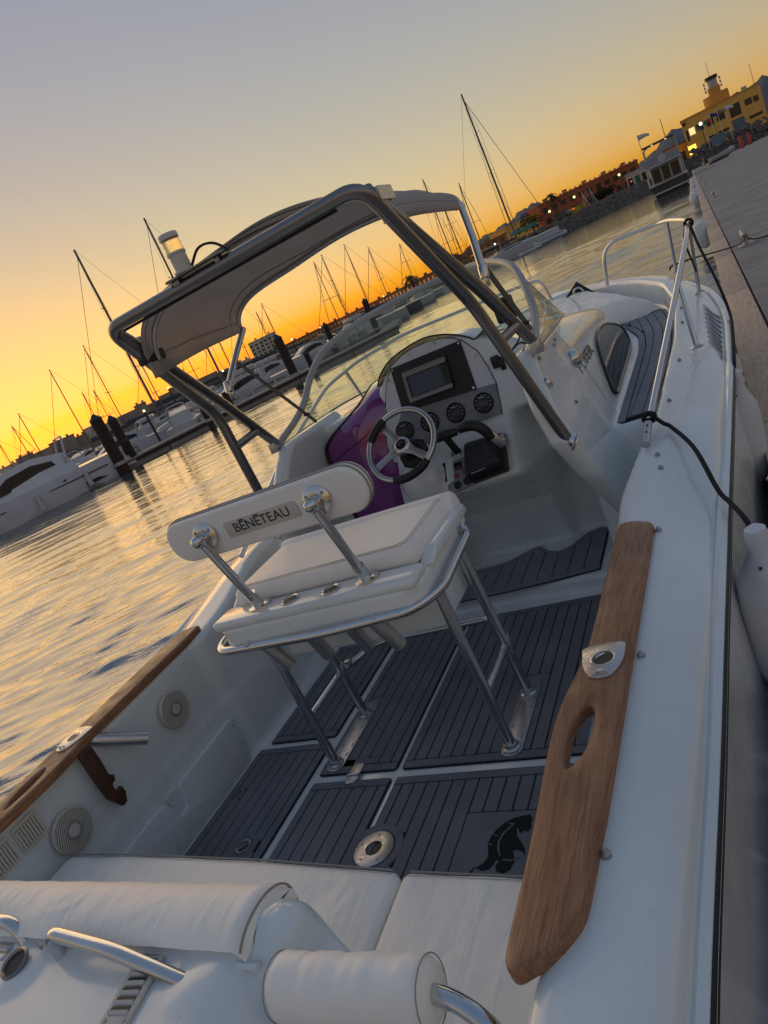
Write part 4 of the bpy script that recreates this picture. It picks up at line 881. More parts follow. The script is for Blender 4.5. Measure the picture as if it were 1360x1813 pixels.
# dark instrument and loose cables behind the windscreen
q = MB(); q.box((.54, 3.60, 1.735), (.10, .07, .12)); q.lathe([(.02, -.02), (.012, .05)], (.55, 3.62, 1.63)); vh = q.build('radio_speaker', 'black', boat, bevel=.012)
for i in range(6): q = MB(); q.box((.54, 3.562, 1.695 + i * .016), (.08, .008, .006)); q.build('grille_bar', 'black_gloss', vh)
q = MB(); q.tube(cr([(.55, 3.60, 1.68), (.60, 3.45, 1.60), (.56, 3.40, 1.56), (.62, 3.36, 1.58), (.66, 3.38, 1.53), (.60, 3.42, 1.52)], 6), .0045, 6); q.build('cable', 'black', boat)
q = MB(); q.tube(cr([(.60, 3.5, 1.60), (.66, 3.38, 1.64), (.69, 3.30, 1.58), (.64, 3.28, 1.54)], 6), .004, 6); q.build('cable', 'black', boat)

# ================================================================ cabin side
NC = nrm(V(1, 0, .25)); YC = V(0, 1, 0); ZC = nrm(V(-.25, 0, 1)); OC = V(.862, 0, 1.0)
cs = lambda y, z, n=0: V(.862 - .25 * (z - 1), y, z) + NC * n
for sg in (1, -1):
    wpts = [(4.356, 1.325), (4.55, 1.335), (4.80, 1.31), (5.10, 1.235), (5.20, 1.17), (5.14, 1.09), (4.87, 1.068), (4.376, 1.062), (4.0, 1.058), (3.925, 1.068), (3.915, 1.10), (4.055, 1.207), (4.218, 1.29)]
    lp_ = cr([cs(y, z, .004) for y, z in wpts], 5, closed=True); fl = lambda p, n=0: V(sg * (p[0] + NC[0] * n), p[1], p[2] + NC[2] * n)
    q = MB(); q.v = [tuple(fl(p, .010)) for p in lp_] + [tuple(fl(p, -.03)) for p in lp_]; n = len(lp_); q.f = [tuple(range(n)), tuple(range(n, 2 * n))[::-1]] + [(i, (i + 1) % n, n + (i + 1) % n, n + i) for i in range(n)]
    wd = q.build('cabin_window', 'tinted_glass', boat, smooth=25)
    q = MB(); q.tube([fl(p, .008) for p in lp_], .009, 8, closed=True); q.build('window_seal', 'black_gloss', wd)
text_obj('lettering', 'FLYER', .085, 'chrome_text', boat, cs(3.82, 1.320, .006), YC, ZC, .0015, 2.3)
q = MB(); q.lathe([(.045, 0), (.046, .008), (.042, .030), (.030, .045), (.001, .05)], cs(3.575, 1.383), NC, 28); nl = q.build('navigation_light', 'steel', boat)
q = MB(); q.lathe([(.056, 0), (.056, .006), (.045, .010)], cs(3.575, 1.383), NC, 28); q.build('light_base', 'steel_plate', nl)
q = MB(); q.lathe([(.026, 0), (.026, .008), (.018, .016), (.001, .018)], cs(3.014, 1.423), NC, 22); q.build('filler_cap', 'steel', boat)
for y, z in ((3.233, 1.529), (3.116, 1.516), (3.207, 1.259), (3.45, 1.50), (3.52, 1.512)): q = MB(); q.lathe([(.009, 0), (.009, .005), (.004, .01), (.001, .01)], cs(y, z), NC, 10); q.build('snap_stud', 'galv', boat)

# ================================================================ starboard side deck and bow
zdk = lambda y: float(interp(T_zd, y)) + .003
xl_ = lambda y: float(np.interp(y, [3.5, 4.5, 5.1, 5.4, 5.7, 5.93], [.872, .888, .897, .880, .80, .66]))
xr_ = lambda y: float(interp(T_xi, y)) - .022
ys = np.linspace(3.52, 5.93, 30)
q = MB(); q.loft([[V(xl_(y), y, zdk(y) + h), V(xr_(y), y, zdk(y) + h)] for y in ys for h in (0,)], cap=False, ring_closed=False); sd = q.build('side_decking', 'seam', boat, solid=.004)
def sd_piece(nm, lo, hi, y0, y1, n=24):
    Y = [y for y in np.linspace(y0, y1, n) if hi(y) - lo(y) > .008]
    if len(Y) < 2: return
    q = MB(); q.loft([[V(lo(y), y, zdk(y) + .0025), V(hi(y), y, zdk(y) + .0025), V(hi(y), y, zdk(y) + .009), V(lo(y), y, zdk(y) + .009)] for y in Y]); q.build(nm, 'foam_deck', sd, smooth=0)
bw = .045
sd_piece('border_strip', lambda y: xl_(y) + .004, lambda y: xl_(y) + bw, 3.525, 5.92); sd_piece('border_strip', lambda y: xr_(y) - bw * .6, lambda y: xr_(y) - .004, 3.525, 5.92)
sd_piece('border_strip', lambda y: xl_(y) + .004, lambda y: xr_(y) - .004, 3.523, 3.56, 3) if False else None
for i in range(9):
    a = .034 + i * .061; sd_piece('plank', lambda y: max(xr_(y) - a - .056, xl_(y) + bw + .007), lambda y: xr_(y) - a, 3.57, 5.92, 30)
# sun pad on the bow
G = []; Gb = []
for y in np.linspace(5.94, 7.12, 30):
    w = float(interp(T_xi, y)) - .035; t = (y - 5.94) / 1.18; z0 = float(interp(T_zd, y)); row = []
    for k in range(41):
        u = -1 + 2 * k / 40; x = w * u; e = (1 - abs(u) ** 8) * min(1, (t / .045)) ** .4 * min(1, (1 - t) / .1 + .2) ** .5
        row.append(V(x, y, z0 + .01 + (.185 + .02 * t) * e + .004 * math.sin(23 * x + 9 * y) + .004 * math.sin(31 * y - 12 * x) + .003 * math.sin(47 * x)))
    G.append(row)
q = MB(); q.grid(G); sp = q.build('sun_pad', 'vinyl', None, smooth=70); tag(sp, 'wrinkled white sun pad filling the bow of the motorboat', 'sun pad')
for xx in (.0, .45, .85):
    k = min(range(41), key=lambda k: abs(G[3][k][0] - xx)); q = MB(); q.tube([g[k] + V(0, 0, .003) for g in G[2:-3]], .0025, 5); q.build('piping', 'stitch', sp)
# bow rails
def rail(sg, pts, feet):
    q = MB(); q.tube(fillet([V(sg * a, b, c_) for a, b, c_ in pts], .16, 10), .0145, 12); r = q.build('bow_rail', 'steel', boat)
    for (x, y, z), (tx, ty, tz) in feet:
        q = MB(); q.tube([V(sg * x, y, z), V(sg * tx, ty, tz)], .0125, 10); st = q.build('stanchion', 'steel', r)
        q = MB(); q.lathe([(.032, -.002), (.032, .004), (.016, .014)], (sg * x, y, z), n=16); q.build('stanchion_base', 'steel_plate', r)
RP = [(1.085, 2.84, 1.118), (1.235, 3.75, 1.375), (1.375, 4.95, 1.615), (1.39, 5.6, 1.665), (1.24, 6.20, 1.69), (.72, 6.45, 1.695), (.655, 6.5, 1.37)]
rail(1, RP, [((1.293, 4.02, 1.142), (1.29, 4.17, 1.455)), ((1.335, 5.45, 1.195), (1.392, 5.35, 1.65)), ((1.2, 6.25, 1.29), (1.245, 6.17, 1.688))])
rail(-1, [(1.085, 2.84, 1.118), (1.235, 3.75, 1.375), (1.375, 4.95, 1.615), (1.36, 5.6, 1.665), (1.1, 6.20, 1.69), (.1, 7.05, 1.62), (-.03, 7.1, 1.60), (-.06, 7.12, 1.36)], [((1.293, 4.02, 1.142), (1.29, 4.17, 1.455)), ((1.335, 5.45, 1.195), (1.37, 5.35, 1.65))])
q = MB(); q.tube([V(1.098, 2.92, 1.145), V(1.079, 2.80, 1.10)], .0165, 12); rs = q.build('rail_sleeve', 'steel_plate', boat)
for t in (.25, .55): q = MB(); q.lathe([(.004, .014), (.004, .019), (.001, .019)], V(1.098, 2.92, 1.145) * (1 - t) + V(1.079, 2.80, 1.10) * t, (.2, -.4, .9), 8); q.build('rail_screw', 'black', rs)
# anchor on the stem
an = thing('anchor'); an.parent = boat
q = MB(); q.prism([(.06, 1.28), (.46, 1.235), (.28, 1.445)], -.012, .012, (V(.07, 6.62, .02), V(1.0, 0, 0), V(0, .25, 1), V(0, -1, .25))); q.build('fluke', 'black', an, bevel=.004)
q = MB(); q.tube([V(.345 + .045 * math.cos(a), 6.93, 1.36 + .055 * math.sin(a)) - V(0, .025, 0) for a in np.linspace(0, 2 * math.pi, 20)[:-1]], .008, 8, closed=True); q.build('ring', 'steel', an)
q = MB(); q.bar((.34, 7.0, 1.31), (.36, 7.25, 1.33), .04, .03); q.build('shank', 'steel_plate', an)
# louvre of slanted slots in the bow deck
for i in range(9):
    y0 = 3.93 + i * .105; z_ = lambda x, y: float(Zf(y)) - .22 * (x - 1.12) - .02 * float(sstep(float(Bf(y)) - .16, float(Bf(y)), x)) + .003
    pts = [(1.395 + .004 * i, y0), (1.385, y0 + .13), (1.345, y0 + .36)]
    q = MB(); q.tube(cr([V(x, y, z_(x, y)) for x, y in pts], 5), [.002, .005, .006, .006, .006, .006, .006, .006, .006, .005, .002], 6); q.build('vent_slot', 'dash_grey', boat)

# ================================================================ dock alongside
DZ = .60
dk = thing('floating_dock', (8, 60, 0), 'long grey floating dock with pale timber edge, to the right of the motorboat', 'dock')
q = MB(); q.bb(1.49, 14.4, -6, 150, -.15, DZ - .075); q.build('pontoon_body', 'concrete', dk)
edges = [-6, -2.4, 1.0, 4.15, 8.6, 11.9, 14.44, 17.2, 19.64, 23.4, 27, 31, 35, 39.5, 44, 49, 54, 60, 66, 73, 80, 88, 97, 107, 118, 130, 150]
for a, b in zip(edges[:-1], edges[1:]):
    j = rng.uniform(-.006, .006); q = MB(); q.bb(1.455 + j, 1.695, a + .012, b - .012, DZ - .12, DZ + j * .5); q.build('edge_timber', 'dockwood', dk, bevel=.008)
y = -6.0; k = 0
while y < 150:
    L = 2.4 if y < 60 else 6.0; q = MB(); q.bb(1.715, 14.4, y + .010, y + L - .010, DZ - .07, DZ + rng.uniform(-.004, .003)); q.build('deck_slab', 'dockdeck', dk, bevel=.006, seg=1); y += L
def dock_cleat(x, y, lab):
    t = thing('dock_cleat', (x, y, DZ), lab, 'cleat', group='cleats along the dock')
    q = MB(); q.prism(rect_poly(-.07, .07, -.10, .10, .02), -.003, .012); 
    o = q.build('base_plate', 'galv', None, bevel=.003); o.parent = t
    q = MB(); q.tube([(0, -.05, .01), (0, -.05, .09)], .024, 10); q.tube([(0, .05, .01), (0, .05, .09)], .024, 10); o = q.build('posts', 'galv', None); o.parent = t
    q = MB(); q.tube(cr([(0, -.19, .125), (0, -.09, .10), (0, 0, .095), (0, .09, .10), (0, .19, .125)], 5), [.012] + [.026] * 19 + [.012], 10); o = q.build('horn', 'galv', None); o.parent = t
    t.scale = (1.55, 1.55, 1.55); return t
for (x, y, l) in ((1.90, 12.2, 'galvanised dock cleat holding the bow mooring line'), (1.92, 29.0, 'galvanised dock cleat, second along the dock'), (1.93, 45, 'galvanised dock cleat, third along the dock'), (1.93, 62, 'galvanised dock cleat, fourth along the dock'), (1.93, 82, 'small far galvanised dock cleat before the moored yacht')): dock_cleat(x, y, l)
for i, (y, r, l) in enumerate(((18.6, .20, 'white round dock bumper nearest the bow rail'), (37.5, .24, 'white round dock bumper, second along the timber edge'), (42.5, .22, 'white round dock bumper, third along the timber edge'), (53, .22, 'white round dock bumper, fourth along the timber edge'), (64, .22, 'white round dock bumper, fifth along the timber edge'), (75, .22, 'small far white dock bumper near the moored yacht'))):
    q = MB(); q.lathe([(.02, -.42), (r * .7, -.36), (r, -.2), (r, .02), (r * .8, .14), (r * .3, .2), (.02, .21)], (1.455 - r * .55, y, DZ - .04), n=18); o = q.build('dock_bumper', 'fender_white', None); tag(o, l, 'dock bumper', 'round bumpers on the dock edge')

# ================================================================ fenders and lines
def fender(name, c0, L, r, ax, lab):
    ax = nrm(np.array(ax, float)); t = thing(name, tuple(c0), lab, 'fender', group='fenders hung over the side')
    q = MB(); q.lathe([(.015, 0), (.03, -.01), (.036, -.05), (.034, -.085), (r * .62, -.13), (r * .9, -.18), (r, -.25), (r * 1.02, -.4), (r, -L + .12), (r * .8, -L + .05), (r * .35, -L + .005), (.01, -L)], c0, ax, 28); q.build('body', 'fender_white', t)
    q = MB(); s = nrm(np.cross(ax, (0, 1, 0))); q.tube([np.array(c0) + ax * (-.03) + .024 * (s * math.cos(a) + ax * math.sin(a)) for a in np.linspace(0, 2 * math.pi, 16)[:-1]], .011, 8, closed=True); q.build('eye', 'fender_white', t)
    q = MB(); q.lathe([(.005, 0), (.005, .006), (.001, .006)], np.array(c0) - ax * .115 + V(-.01, -.055, 0), (0, -1, .2), 8); q.build('valve', 'black', t)
    return t
fender('fender', (1.392, 2.14, .975), .60, .098, (.04, .0, 1), 'white sausage fender at the right edge, hung by the black line')
fender('fender', (1.43, 3.75, 1.035), .62, .085, (.10, .0, 1), 'white fender in shade between bow side and timber dock edge')
def rope(pts, r, lab, n=8):
    q = MB(); q.tube(cr([V(*p) for p in pts], n), r, 8); o = q.build('rope', 'rope_black', None); tag(o, lab, 'rope'); return o
ro = rope([(1.118, 2.945, 1.165), (1.15, 2.93, 1.125), (1.178, 2.90, 1.108), (1.257, 2.64, 1.088), (1.307, 2.41, 1.005), (1.335, 2.33, .985), (1.368, 2.20, .985), (1.386, 2.14, .955)], .0085, 'black line from the rail end down to the near fender')
q = MB(); q.tube([V(1.105, 2.95, 1.158) + .022 * (V(math.cos(a), 0, 0) + V(0, -.35, .93) * math.sin(a)) + V(.05, .24, .1) * .018 * (a / 6.28 - 1.5) for a in np.linspace(0, 18.8, 60)], .0085, 7); q.build('knot', 'rope_black', ro)
ro2 = rope([(1.40, 5.40, 1.655), (1.415, 5.2, 1.53), (1.46, 4.9, 1.30), (1.478, 4.72, 1.13), (1.47, 4.4, 1.09), (1.445, 3.9, 1.06), (1.43, 3.75, 1.02)], .0085, 'black line from the bow rail down to the shaded fender')
q = MB(); q.tube([V(1.395, 5.38, 1.655) + .024 * (V(math.cos(a), 0, 0) + V(0, .1, .99) * math.sin(a)) + V(0, 1, 0) * .012 * (a / 6.28 - 1.5) for a in np.linspace(0, 18.8, 60)], .009, 7); q.build('knot', 'rope_black', ro2)
q = MB(); q.tube(cr([V(1.375, 5.36, 1.66), V(1.345, 5.30, 1.56), V(1.355, 5.28, 1.42), V(1.36, 5.25, 1.36)], 6), .007, 6); q.build('hanging_end', 'rope_black', ro2)
ro3 = rope([(1.16, 6.28, 1.325), (1.18, 6.5, 1.32), (1.30, 7.9, 1.165), (1.52, 9.4, .975), (1.76, 11.1, .77), (1.90, 12.12, .69)], .008, 'black bow mooring line stretched across to the dock cleat')
q = MB(); q.tube([V(1.90, 12.16, DZ + .07) + .04 * V(math.cos(a), 1.3 * math.sin(a), 0) + V(0, 0, .003 * a) for a in np.linspace(0, 19, 60)], .010, 6); q.tube(cr([V(1.93, 12.2, DZ + .09), V(2.05, 12.3, DZ + .02), V(2.3, 12.2, DZ + .014), V(2.7, 12.5, DZ + .014)], 6), .010, 6); q.build('cleat_turns', 'rope_black', ro3)


# ================================================================ background
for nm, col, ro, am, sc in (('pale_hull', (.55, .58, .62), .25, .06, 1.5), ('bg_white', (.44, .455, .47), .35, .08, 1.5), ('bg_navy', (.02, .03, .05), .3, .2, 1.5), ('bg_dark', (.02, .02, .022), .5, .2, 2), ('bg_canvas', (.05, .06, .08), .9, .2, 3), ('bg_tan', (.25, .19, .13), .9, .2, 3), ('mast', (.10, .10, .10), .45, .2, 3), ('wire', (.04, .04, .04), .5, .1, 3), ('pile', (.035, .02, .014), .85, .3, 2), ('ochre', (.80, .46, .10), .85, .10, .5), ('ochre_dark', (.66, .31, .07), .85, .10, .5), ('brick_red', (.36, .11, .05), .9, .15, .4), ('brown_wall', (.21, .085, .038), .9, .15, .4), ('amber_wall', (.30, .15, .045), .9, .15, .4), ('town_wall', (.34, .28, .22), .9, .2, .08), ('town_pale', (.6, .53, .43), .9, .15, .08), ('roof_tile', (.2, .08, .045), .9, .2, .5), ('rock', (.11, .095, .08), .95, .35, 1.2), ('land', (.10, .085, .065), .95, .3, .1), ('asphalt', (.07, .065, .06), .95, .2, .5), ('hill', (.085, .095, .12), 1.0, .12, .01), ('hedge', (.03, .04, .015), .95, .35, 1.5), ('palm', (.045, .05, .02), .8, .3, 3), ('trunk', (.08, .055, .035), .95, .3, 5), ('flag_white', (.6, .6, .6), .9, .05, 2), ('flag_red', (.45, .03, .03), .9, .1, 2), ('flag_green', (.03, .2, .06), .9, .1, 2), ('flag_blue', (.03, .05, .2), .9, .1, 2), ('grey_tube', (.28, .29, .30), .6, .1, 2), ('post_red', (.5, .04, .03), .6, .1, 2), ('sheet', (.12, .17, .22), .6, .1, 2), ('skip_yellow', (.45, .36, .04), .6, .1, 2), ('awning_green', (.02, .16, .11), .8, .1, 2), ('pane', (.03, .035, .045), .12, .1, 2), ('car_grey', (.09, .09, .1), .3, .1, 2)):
    simple(nm, col, ro, am, sc)
def emit(name, col, s):
    m = Mat(name, col, .5); m.b.inputs['Emission Color'].default_value = (*col, 1); m.b.inputs['Emission Strength'].default_value = s
emit('lamp_warm', (1, .78, .4), .8); emit('lamp_green', (.85, 1, .35), .7); emit('lamp_white', (1, .95, .8), 1.3); emit('lamp_red', (.8, .08, .03), .5); emit('lit_window', (1, .72, .35), .35); emit('lit_wall', (1, .62, .08), .7); emit('neon_blue', (.25, .25, 1), .6)
def at(az, D, z=0.0): a = math.radians(az); return V(CAM[0] + D * math.sin(a), CAM[1] + D * math.cos(a), z)
def obj(mb, name, mat, root, **k):
    """part given in the root's local frame"""
    o = mb.build(name, mat, None, **k); o.parent = root; return o

# ---- land, hills
edge = [at(-75, 420), at(-60, 330), at(-50, 270), at(-42, 245), at(-34, 240), at(-26, 230), at(-20, 215), at(-16, 190), at(-13, 158), at(-10.5, 146), V(-19, 152, 0), V(-7, 180, 0), V(0, 186, 0), V(12, 189, 0), V(30, 191, 0), V(60, 192, 0), V(120, 230, 0)]
lev = [1.5] * 8 + [1.9, 2.3, 2.5, 2.8, 2.9, 2.9, 2.9, 2.9, 2.9]
bk = [V(*(CAM[0] + (p[0] - CAM[0]) * 9, CAM[1] + (p[1] - CAM[1]) * 9, 0)) for p in edge]
q = MB(); q.loft([[V(p[0], p[1], -.5), V(p[0] + (b[0] - p[0]) * .003, p[1] + (b[1] - p[1]) * .003, l), V(b[0], b[1], l + 3)] for p, b, l in zip(edge, bk, lev)], cap=False, ring_closed=False)
o = q.build('shore', 'land', None, smooth=0); tag(o, 'low dark land behind the marina basin', None, kind='structure')
def hill(name, az0, az1, D, prof, lab):
    q = MB(); n = 60; rows = []
    for d, f in ((0, 0), (.3, .75), (.55, 1), (1.0, 0)):
        r = []
        for i in range(n):
            t = i / (n - 1); a = az0 + (az1 - az0) * t; h = np.interp(t, [p[0] for p in prof], [p[1] for p in prof]) * (1 + .05 * math.sin(i * .9) + .03 * math.sin(i * 2.3))
            p = at(a, D * (1 + d * .5)); r.append(V(p[0], p[1], 2 + h * f * (1 + d * .5)))
        rows.append(r)
    q.grid(rows); o = q.build(name, 'hill', None, smooth=80); tag(o, lab, None, kind='structure')  # blue grey base colour stands in for distance haze; no air volume
hill('hills', -19, -7, 2600, [(0, 10), (.3, 62), (.55, 75), (.7, 98), (.85, 60), (1, 10)], 'blue grey hills on the horizon behind the tall yacht')
hill('hills', -5.5, 12, 3000, [(0, 20), (.15, 70), (.3, 128), (.4, 118), (.6, 150), (.7, 110), (1, 60)], 'blue grey mountain on the horizon behind the yellow building')
# rock revetment along the quay
def rocks(name, line, n, size, lab, h):
    q = MB(); R0 = random.Random(5)
    seg = [(np.array(a), np.array(b)) for a, b in zip(line[:-1], line[1:])]; Ls = [np.linalg.norm(b - a) for a, b in seg]; tot = sum(Ls)
    for _ in range(n):
        s = R0.uniform(0, tot); i = 0
        while s > Ls[i] and i < len(Ls) - 1: s -= Ls[i]; i += 1
        a, b = seg[i]; d = (b - a) / Ls[i]; nn = V(d[1], -d[0], 0); u = R0.random(); c_ = a + d * s + nn * (1 - u) * 3.2 + V(0, 0, u * h - .2); r = size * R0.uniform(.5, 1.2)
        base = [V(1, 0, 0), V(-.5, .87, 0), V(-.5, -.87, 0), V(.3, .4, .8), V(.2, -.5, -.8), V(-.7, .1, .6), V(.5, .5, -.5)]
        v = [c_ + r * p * V(R0.uniform(.7, 1.3), R0.uniform(.7, 1.3), R0.uniform(.6, 1.0)) for p in base]
        q.add(v, [(0, 1, 3), (1, 5, 3), (5, 2, 3), (2, 0, 3), (0, 6, 1), (0, 2, 4), (0, 4, 6), (2, 5, 4), (1, 6, 5), (4, 5, 6)])
    o = q.build(name, 'rock', None, smooth=0); tag(o, lab, None, kind='stuff')
rocks('revetment_rocks', [V(-33, 146, 0), V(-24, 144, 0), V(-19, 151, 0), V(-7, 179, 0), V(0, 185, 0)], 700, .8, 'dark boulders sloping down to the water below the red building', 2.6)
rocks('revetment_rocks', [V(2, 184, 0), V(12, 187, 0), V(32, 189, 0), V(60, 190, 0)], 620, .95, 'dark boulders in front of the yellow harbour building', 4.2)

# ---- buildings
def house(name, lab, c, w, d, z0, z1, rz, wall, win=(), roofmat=None, chim=0, group=None, par=.3):
    t = thing(name, (c[0], c[1], z0), lab, 'building', rz, group); H = z1 - z0
    q = MB(); q.bb(-w / 2, w / 2, 0, d, 0, H); wl = obj(q, 'wall', wall, t, smooth=0)
    q = MB(); q.bb(-w / 2 - .15, w / 2 + .15, -.15, d + .1, H, H + par); rf = obj(q, 'roof', roofmat or wall, t, smooth=0)
    for i in range(chim):
        q = MB(); x = -w / 2 + w * (i + .6) / chim; q.bb(x - .5, x + .5, d * .3, d * .3 + 1, H + par, H + par + .9); o = obj(q, 'chimney', wall, t, smooth=0)
    for (x, z, ww, hh, mt) in win:
        q = MB(); q.bb(x - ww / 2, x + ww / 2, -.06, .05, z - hh / 2, z + hh / 2); wo = obj(q, 'window', mt, t, smooth=0)
        if ww > 1.4 or hh > 1.6:
            q = MB(); q.bb(x - ww / 2 - .1, x + ww / 2 + .1, -.12, .04, z + hh / 2, z + hh / 2 + .12); o = q.build('lintel', wall, None, smooth=0); o.parent = wo
    return t
# yellow harbour building with tower
W = [(3.8, 8.1, 1.2, 1.5, 'lit_window'), (5.5, 8.2, 1.5, 1.5, 'pane'), (7.7, 8.2, 1.5, 1.5, 'pane'), (10.0, 8.4, 1.7, 1.7, 'pane'), (13.0, 8.2, 2.2, 2.6, 'pane'), (15.8, 8.6, 1.4, 1.3, 'pane'), (17.35, 8.5, 1.0, 1.2, 'pane'), (2.75, 7.6, .5, 2.4, 'pane'), (2.6, 10.2, .8, .8, 'pane'), (9.9, 5.2, 2.2, .6, 'pane'), (7.6, 5.2, 1.6, .5, 'pane'), (16.6, 5.3, 2.6, .6, 'pane'), (13.05, 5.2, 2.5, 2.2, 'sheet')]
cx, cy, zb = 10.35, 198.0, 2.4
yb = house('harbour_building', 'yellow harbour building with round tower at the end of the dock', (cx, cy), 16.5, 12, zb, 11.0, 0, 'ochre', [(x - cx, z - zb, a, b, m_) for x, z, a, b, m_ in W], 'ochre_dark', 0, par=.25)
q = MB(); q.lathe([(2.7, 8.6), (2.7, 11.0), (2.6, 11.05), (.1, 11.05)], (0, 5, 0), n=32); obj(q, 'drum', 'ochre_dark', yb)
q = MB(); q.lathe([(1.3, 11.0), (1.3, 12.6), (1.25, 12.6)], (0, 4.5, 0), n=24); tw = obj(q, 'tower', 'ochre_dark', yb)
q = MB(); q.lathe([(1.05, 12.6), (1.05, 14.3)], (0, 4.5, 0), n=20); o = q.build('tower_glazing', 'bg_white', None); o.parent = tw
q = MB(); q.lathe([(1.35, 14.2), (1.35, 14.9), (.1, 14.95)], (0, 4.5, 0), n=24); o = q.build('tower_cap', 'bg_dark', None); o.parent = tw
for k in range(8):
    a = k * math.pi / 4 + .2; q = MB(); q.bar((1.35 * math.cos(a), 4.5 + 1.35 * math.sin(a), 12.0), (1.35 * math.cos(a), 4.5 + 1.35 * math.sin(a), 14.4), .18, .1); o = q.build('tower_post', 'bg_dark', None); o.parent = tw
for sx in (-1.7, 1.6):
    for k in range(3): q = MB(); q.box((sx, 4.2, 12.2 + k * .8), (.35, .2, .6)); o = q.build('aerial_panel', 'bg_white', None); o.parent = tw
q = MB(); q.tube([(-.2, 4.5, 14.9), (-.2, 4.5, 18)], .05, 5); obj(q, 'aerial', 'wire', yb)
q = MB(); q.tube([(7.6, 3, 8.8), (7.6, 3, 13.5)], .05, 5); obj(q, 'aerial', 'wire', yb)
q = MB(); q.bb(4.9, 6.0, 2, 3, 8.85, 9.6); obj(q, 'roof_unit', 'bg_white', yb)
q = MB(); q.bb(-8.31, -8.27, .3, 3.5, .2, 3.2); obj(q, 'lit_entrance', 'lit_wall', yb)
q = MB(); q.bb(-8.2, -6.6, -.08, .02, .4, 2.9); obj(q, 'lit_doorway', 'lit_wall', yb)
q = MB(); q.bb(-5.6, -2.8, -.07, .02, 0, 1.7); obj(q, 'dark_opening', 'bg_dark', yb)
# small orange annexe left of it
house('annexe', 'low orange building left of the yellow harbour building', (-.6, 204), 5.2, 8, 2.4, 6.8, 0, 'ochre_dark', [(1.2, 1.6, 1.4, 2.2, 'pane')], 'roof_tile')
house('boat_shed', 'low cream building with dark arched openings above the rocks', (-8.3, 196), 8.5, 6, 2.6, 5.4, -.25, 'town_pale', [(-3.3 + 1.7 * k, 1.0, 1.1, 1.8, m_) for k, m_ in enumerate(('pane', 'awning_green', 'hedge', 'bg_dark'))], 'bg_white')
# long red building
a, b = at(-10.1, 212), at(-3.0, 226); d = b - a; L = np.linalg.norm(d[:2]); rz = math.atan2(d[1], d[0])
wins = [(-L / 2 + 1.6 + i * 2.7, 4.0 - .0, 1.5, 1.3, 'pane') for i in range(int(L / 2.7))] + [(-L / 2 + 1.6 + i * 2.7, 1.2, 1.5, 1.5, 'pane') for i in range(int(L / 2.7))]
rb_ = house('terrace_building', 'long brick red two storey building behind the rocks', ((a + b)[0] / 2, (a + b)[1] / 2), L, 9, 2.6, 8.3, rz, 'brick_red', wins, None, 5, par=.4)
for i in range(20): q = MB(); x = -L / 2 + L * (i + .5) / 20; q.bb(x - .25, x + .25, -.2, .2, 6.1, 6.45); obj(q, 'merlon', 'town_pale', rb_, smooth=0)
a, b = at(-12.9, 200), at(-10.4, 206); d = b - a; L = np.linalg.norm(d[:2])
house('ochre_block', 'lit ochre gable at the left end of the red building', ((a + b)[0] / 2, (a + b)[1] / 2), L, 8, 2.2, 6.6, math.atan2(d[1], d[0]), 'ochre', [(-1.5, 2.4, 1.2, 1.4, 'pane')])
a, b = at(-17.2, 215), at(-12.9, 200); d = b - a; L = np.linalg.norm(d[:2])
house('quay_block', 'amber two storey block behind the tall moored yacht', ((a + b)[0] / 2, (a + b)[1] / 2), L, 8, 2.0, 5.4, math.atan2(d[1], d[0]), 'amber_wall', [(-L / 2 + 1.5 + i * 2.6, z, 1.2, 1.1, 'pane') for i in range(int(L / 2.6)) for z in (.9, 2.5)], None, 3)
# long brown terraces seen through the bimini
for i, (a0, d0, a1, d1, h, wl, lab) in enumerate(((-31.8, 420, -27.2, 360, 5.0, 'brown_wall', 'leftmost long brown terrace beyond the masts'), (-27.2, 360, -23.6, 310, 4.9, 'brick_red', 'middle reddish terrace beyond the masts'), (-23.6, 310, -20.6, 270, 4.8, 'amber_wall', 'amber terrace beside the distant palm'), (-20.6, 270, -17.2, 235, 4.9, 'brown_wall', 'brown terrace right of the distant palm'))):
    a, b = at(a0, d0), at(a1, d1); d = b - a; L = np.linalg.norm(d[:2]); nw = int(L / 4.2)
    house('quay_terrace', lab, ((a + b)[0] / 2, (a + b)[1] / 2), L, 9, 1.2, h, math.atan2(d[1], d[0]), wl, [(-L / 2 + 2 + k * 4.2, 2.3, 1.9, 1.2, 'pane') for k in range(nw)], None, 4, group='terraces along the far quay', par=.35)
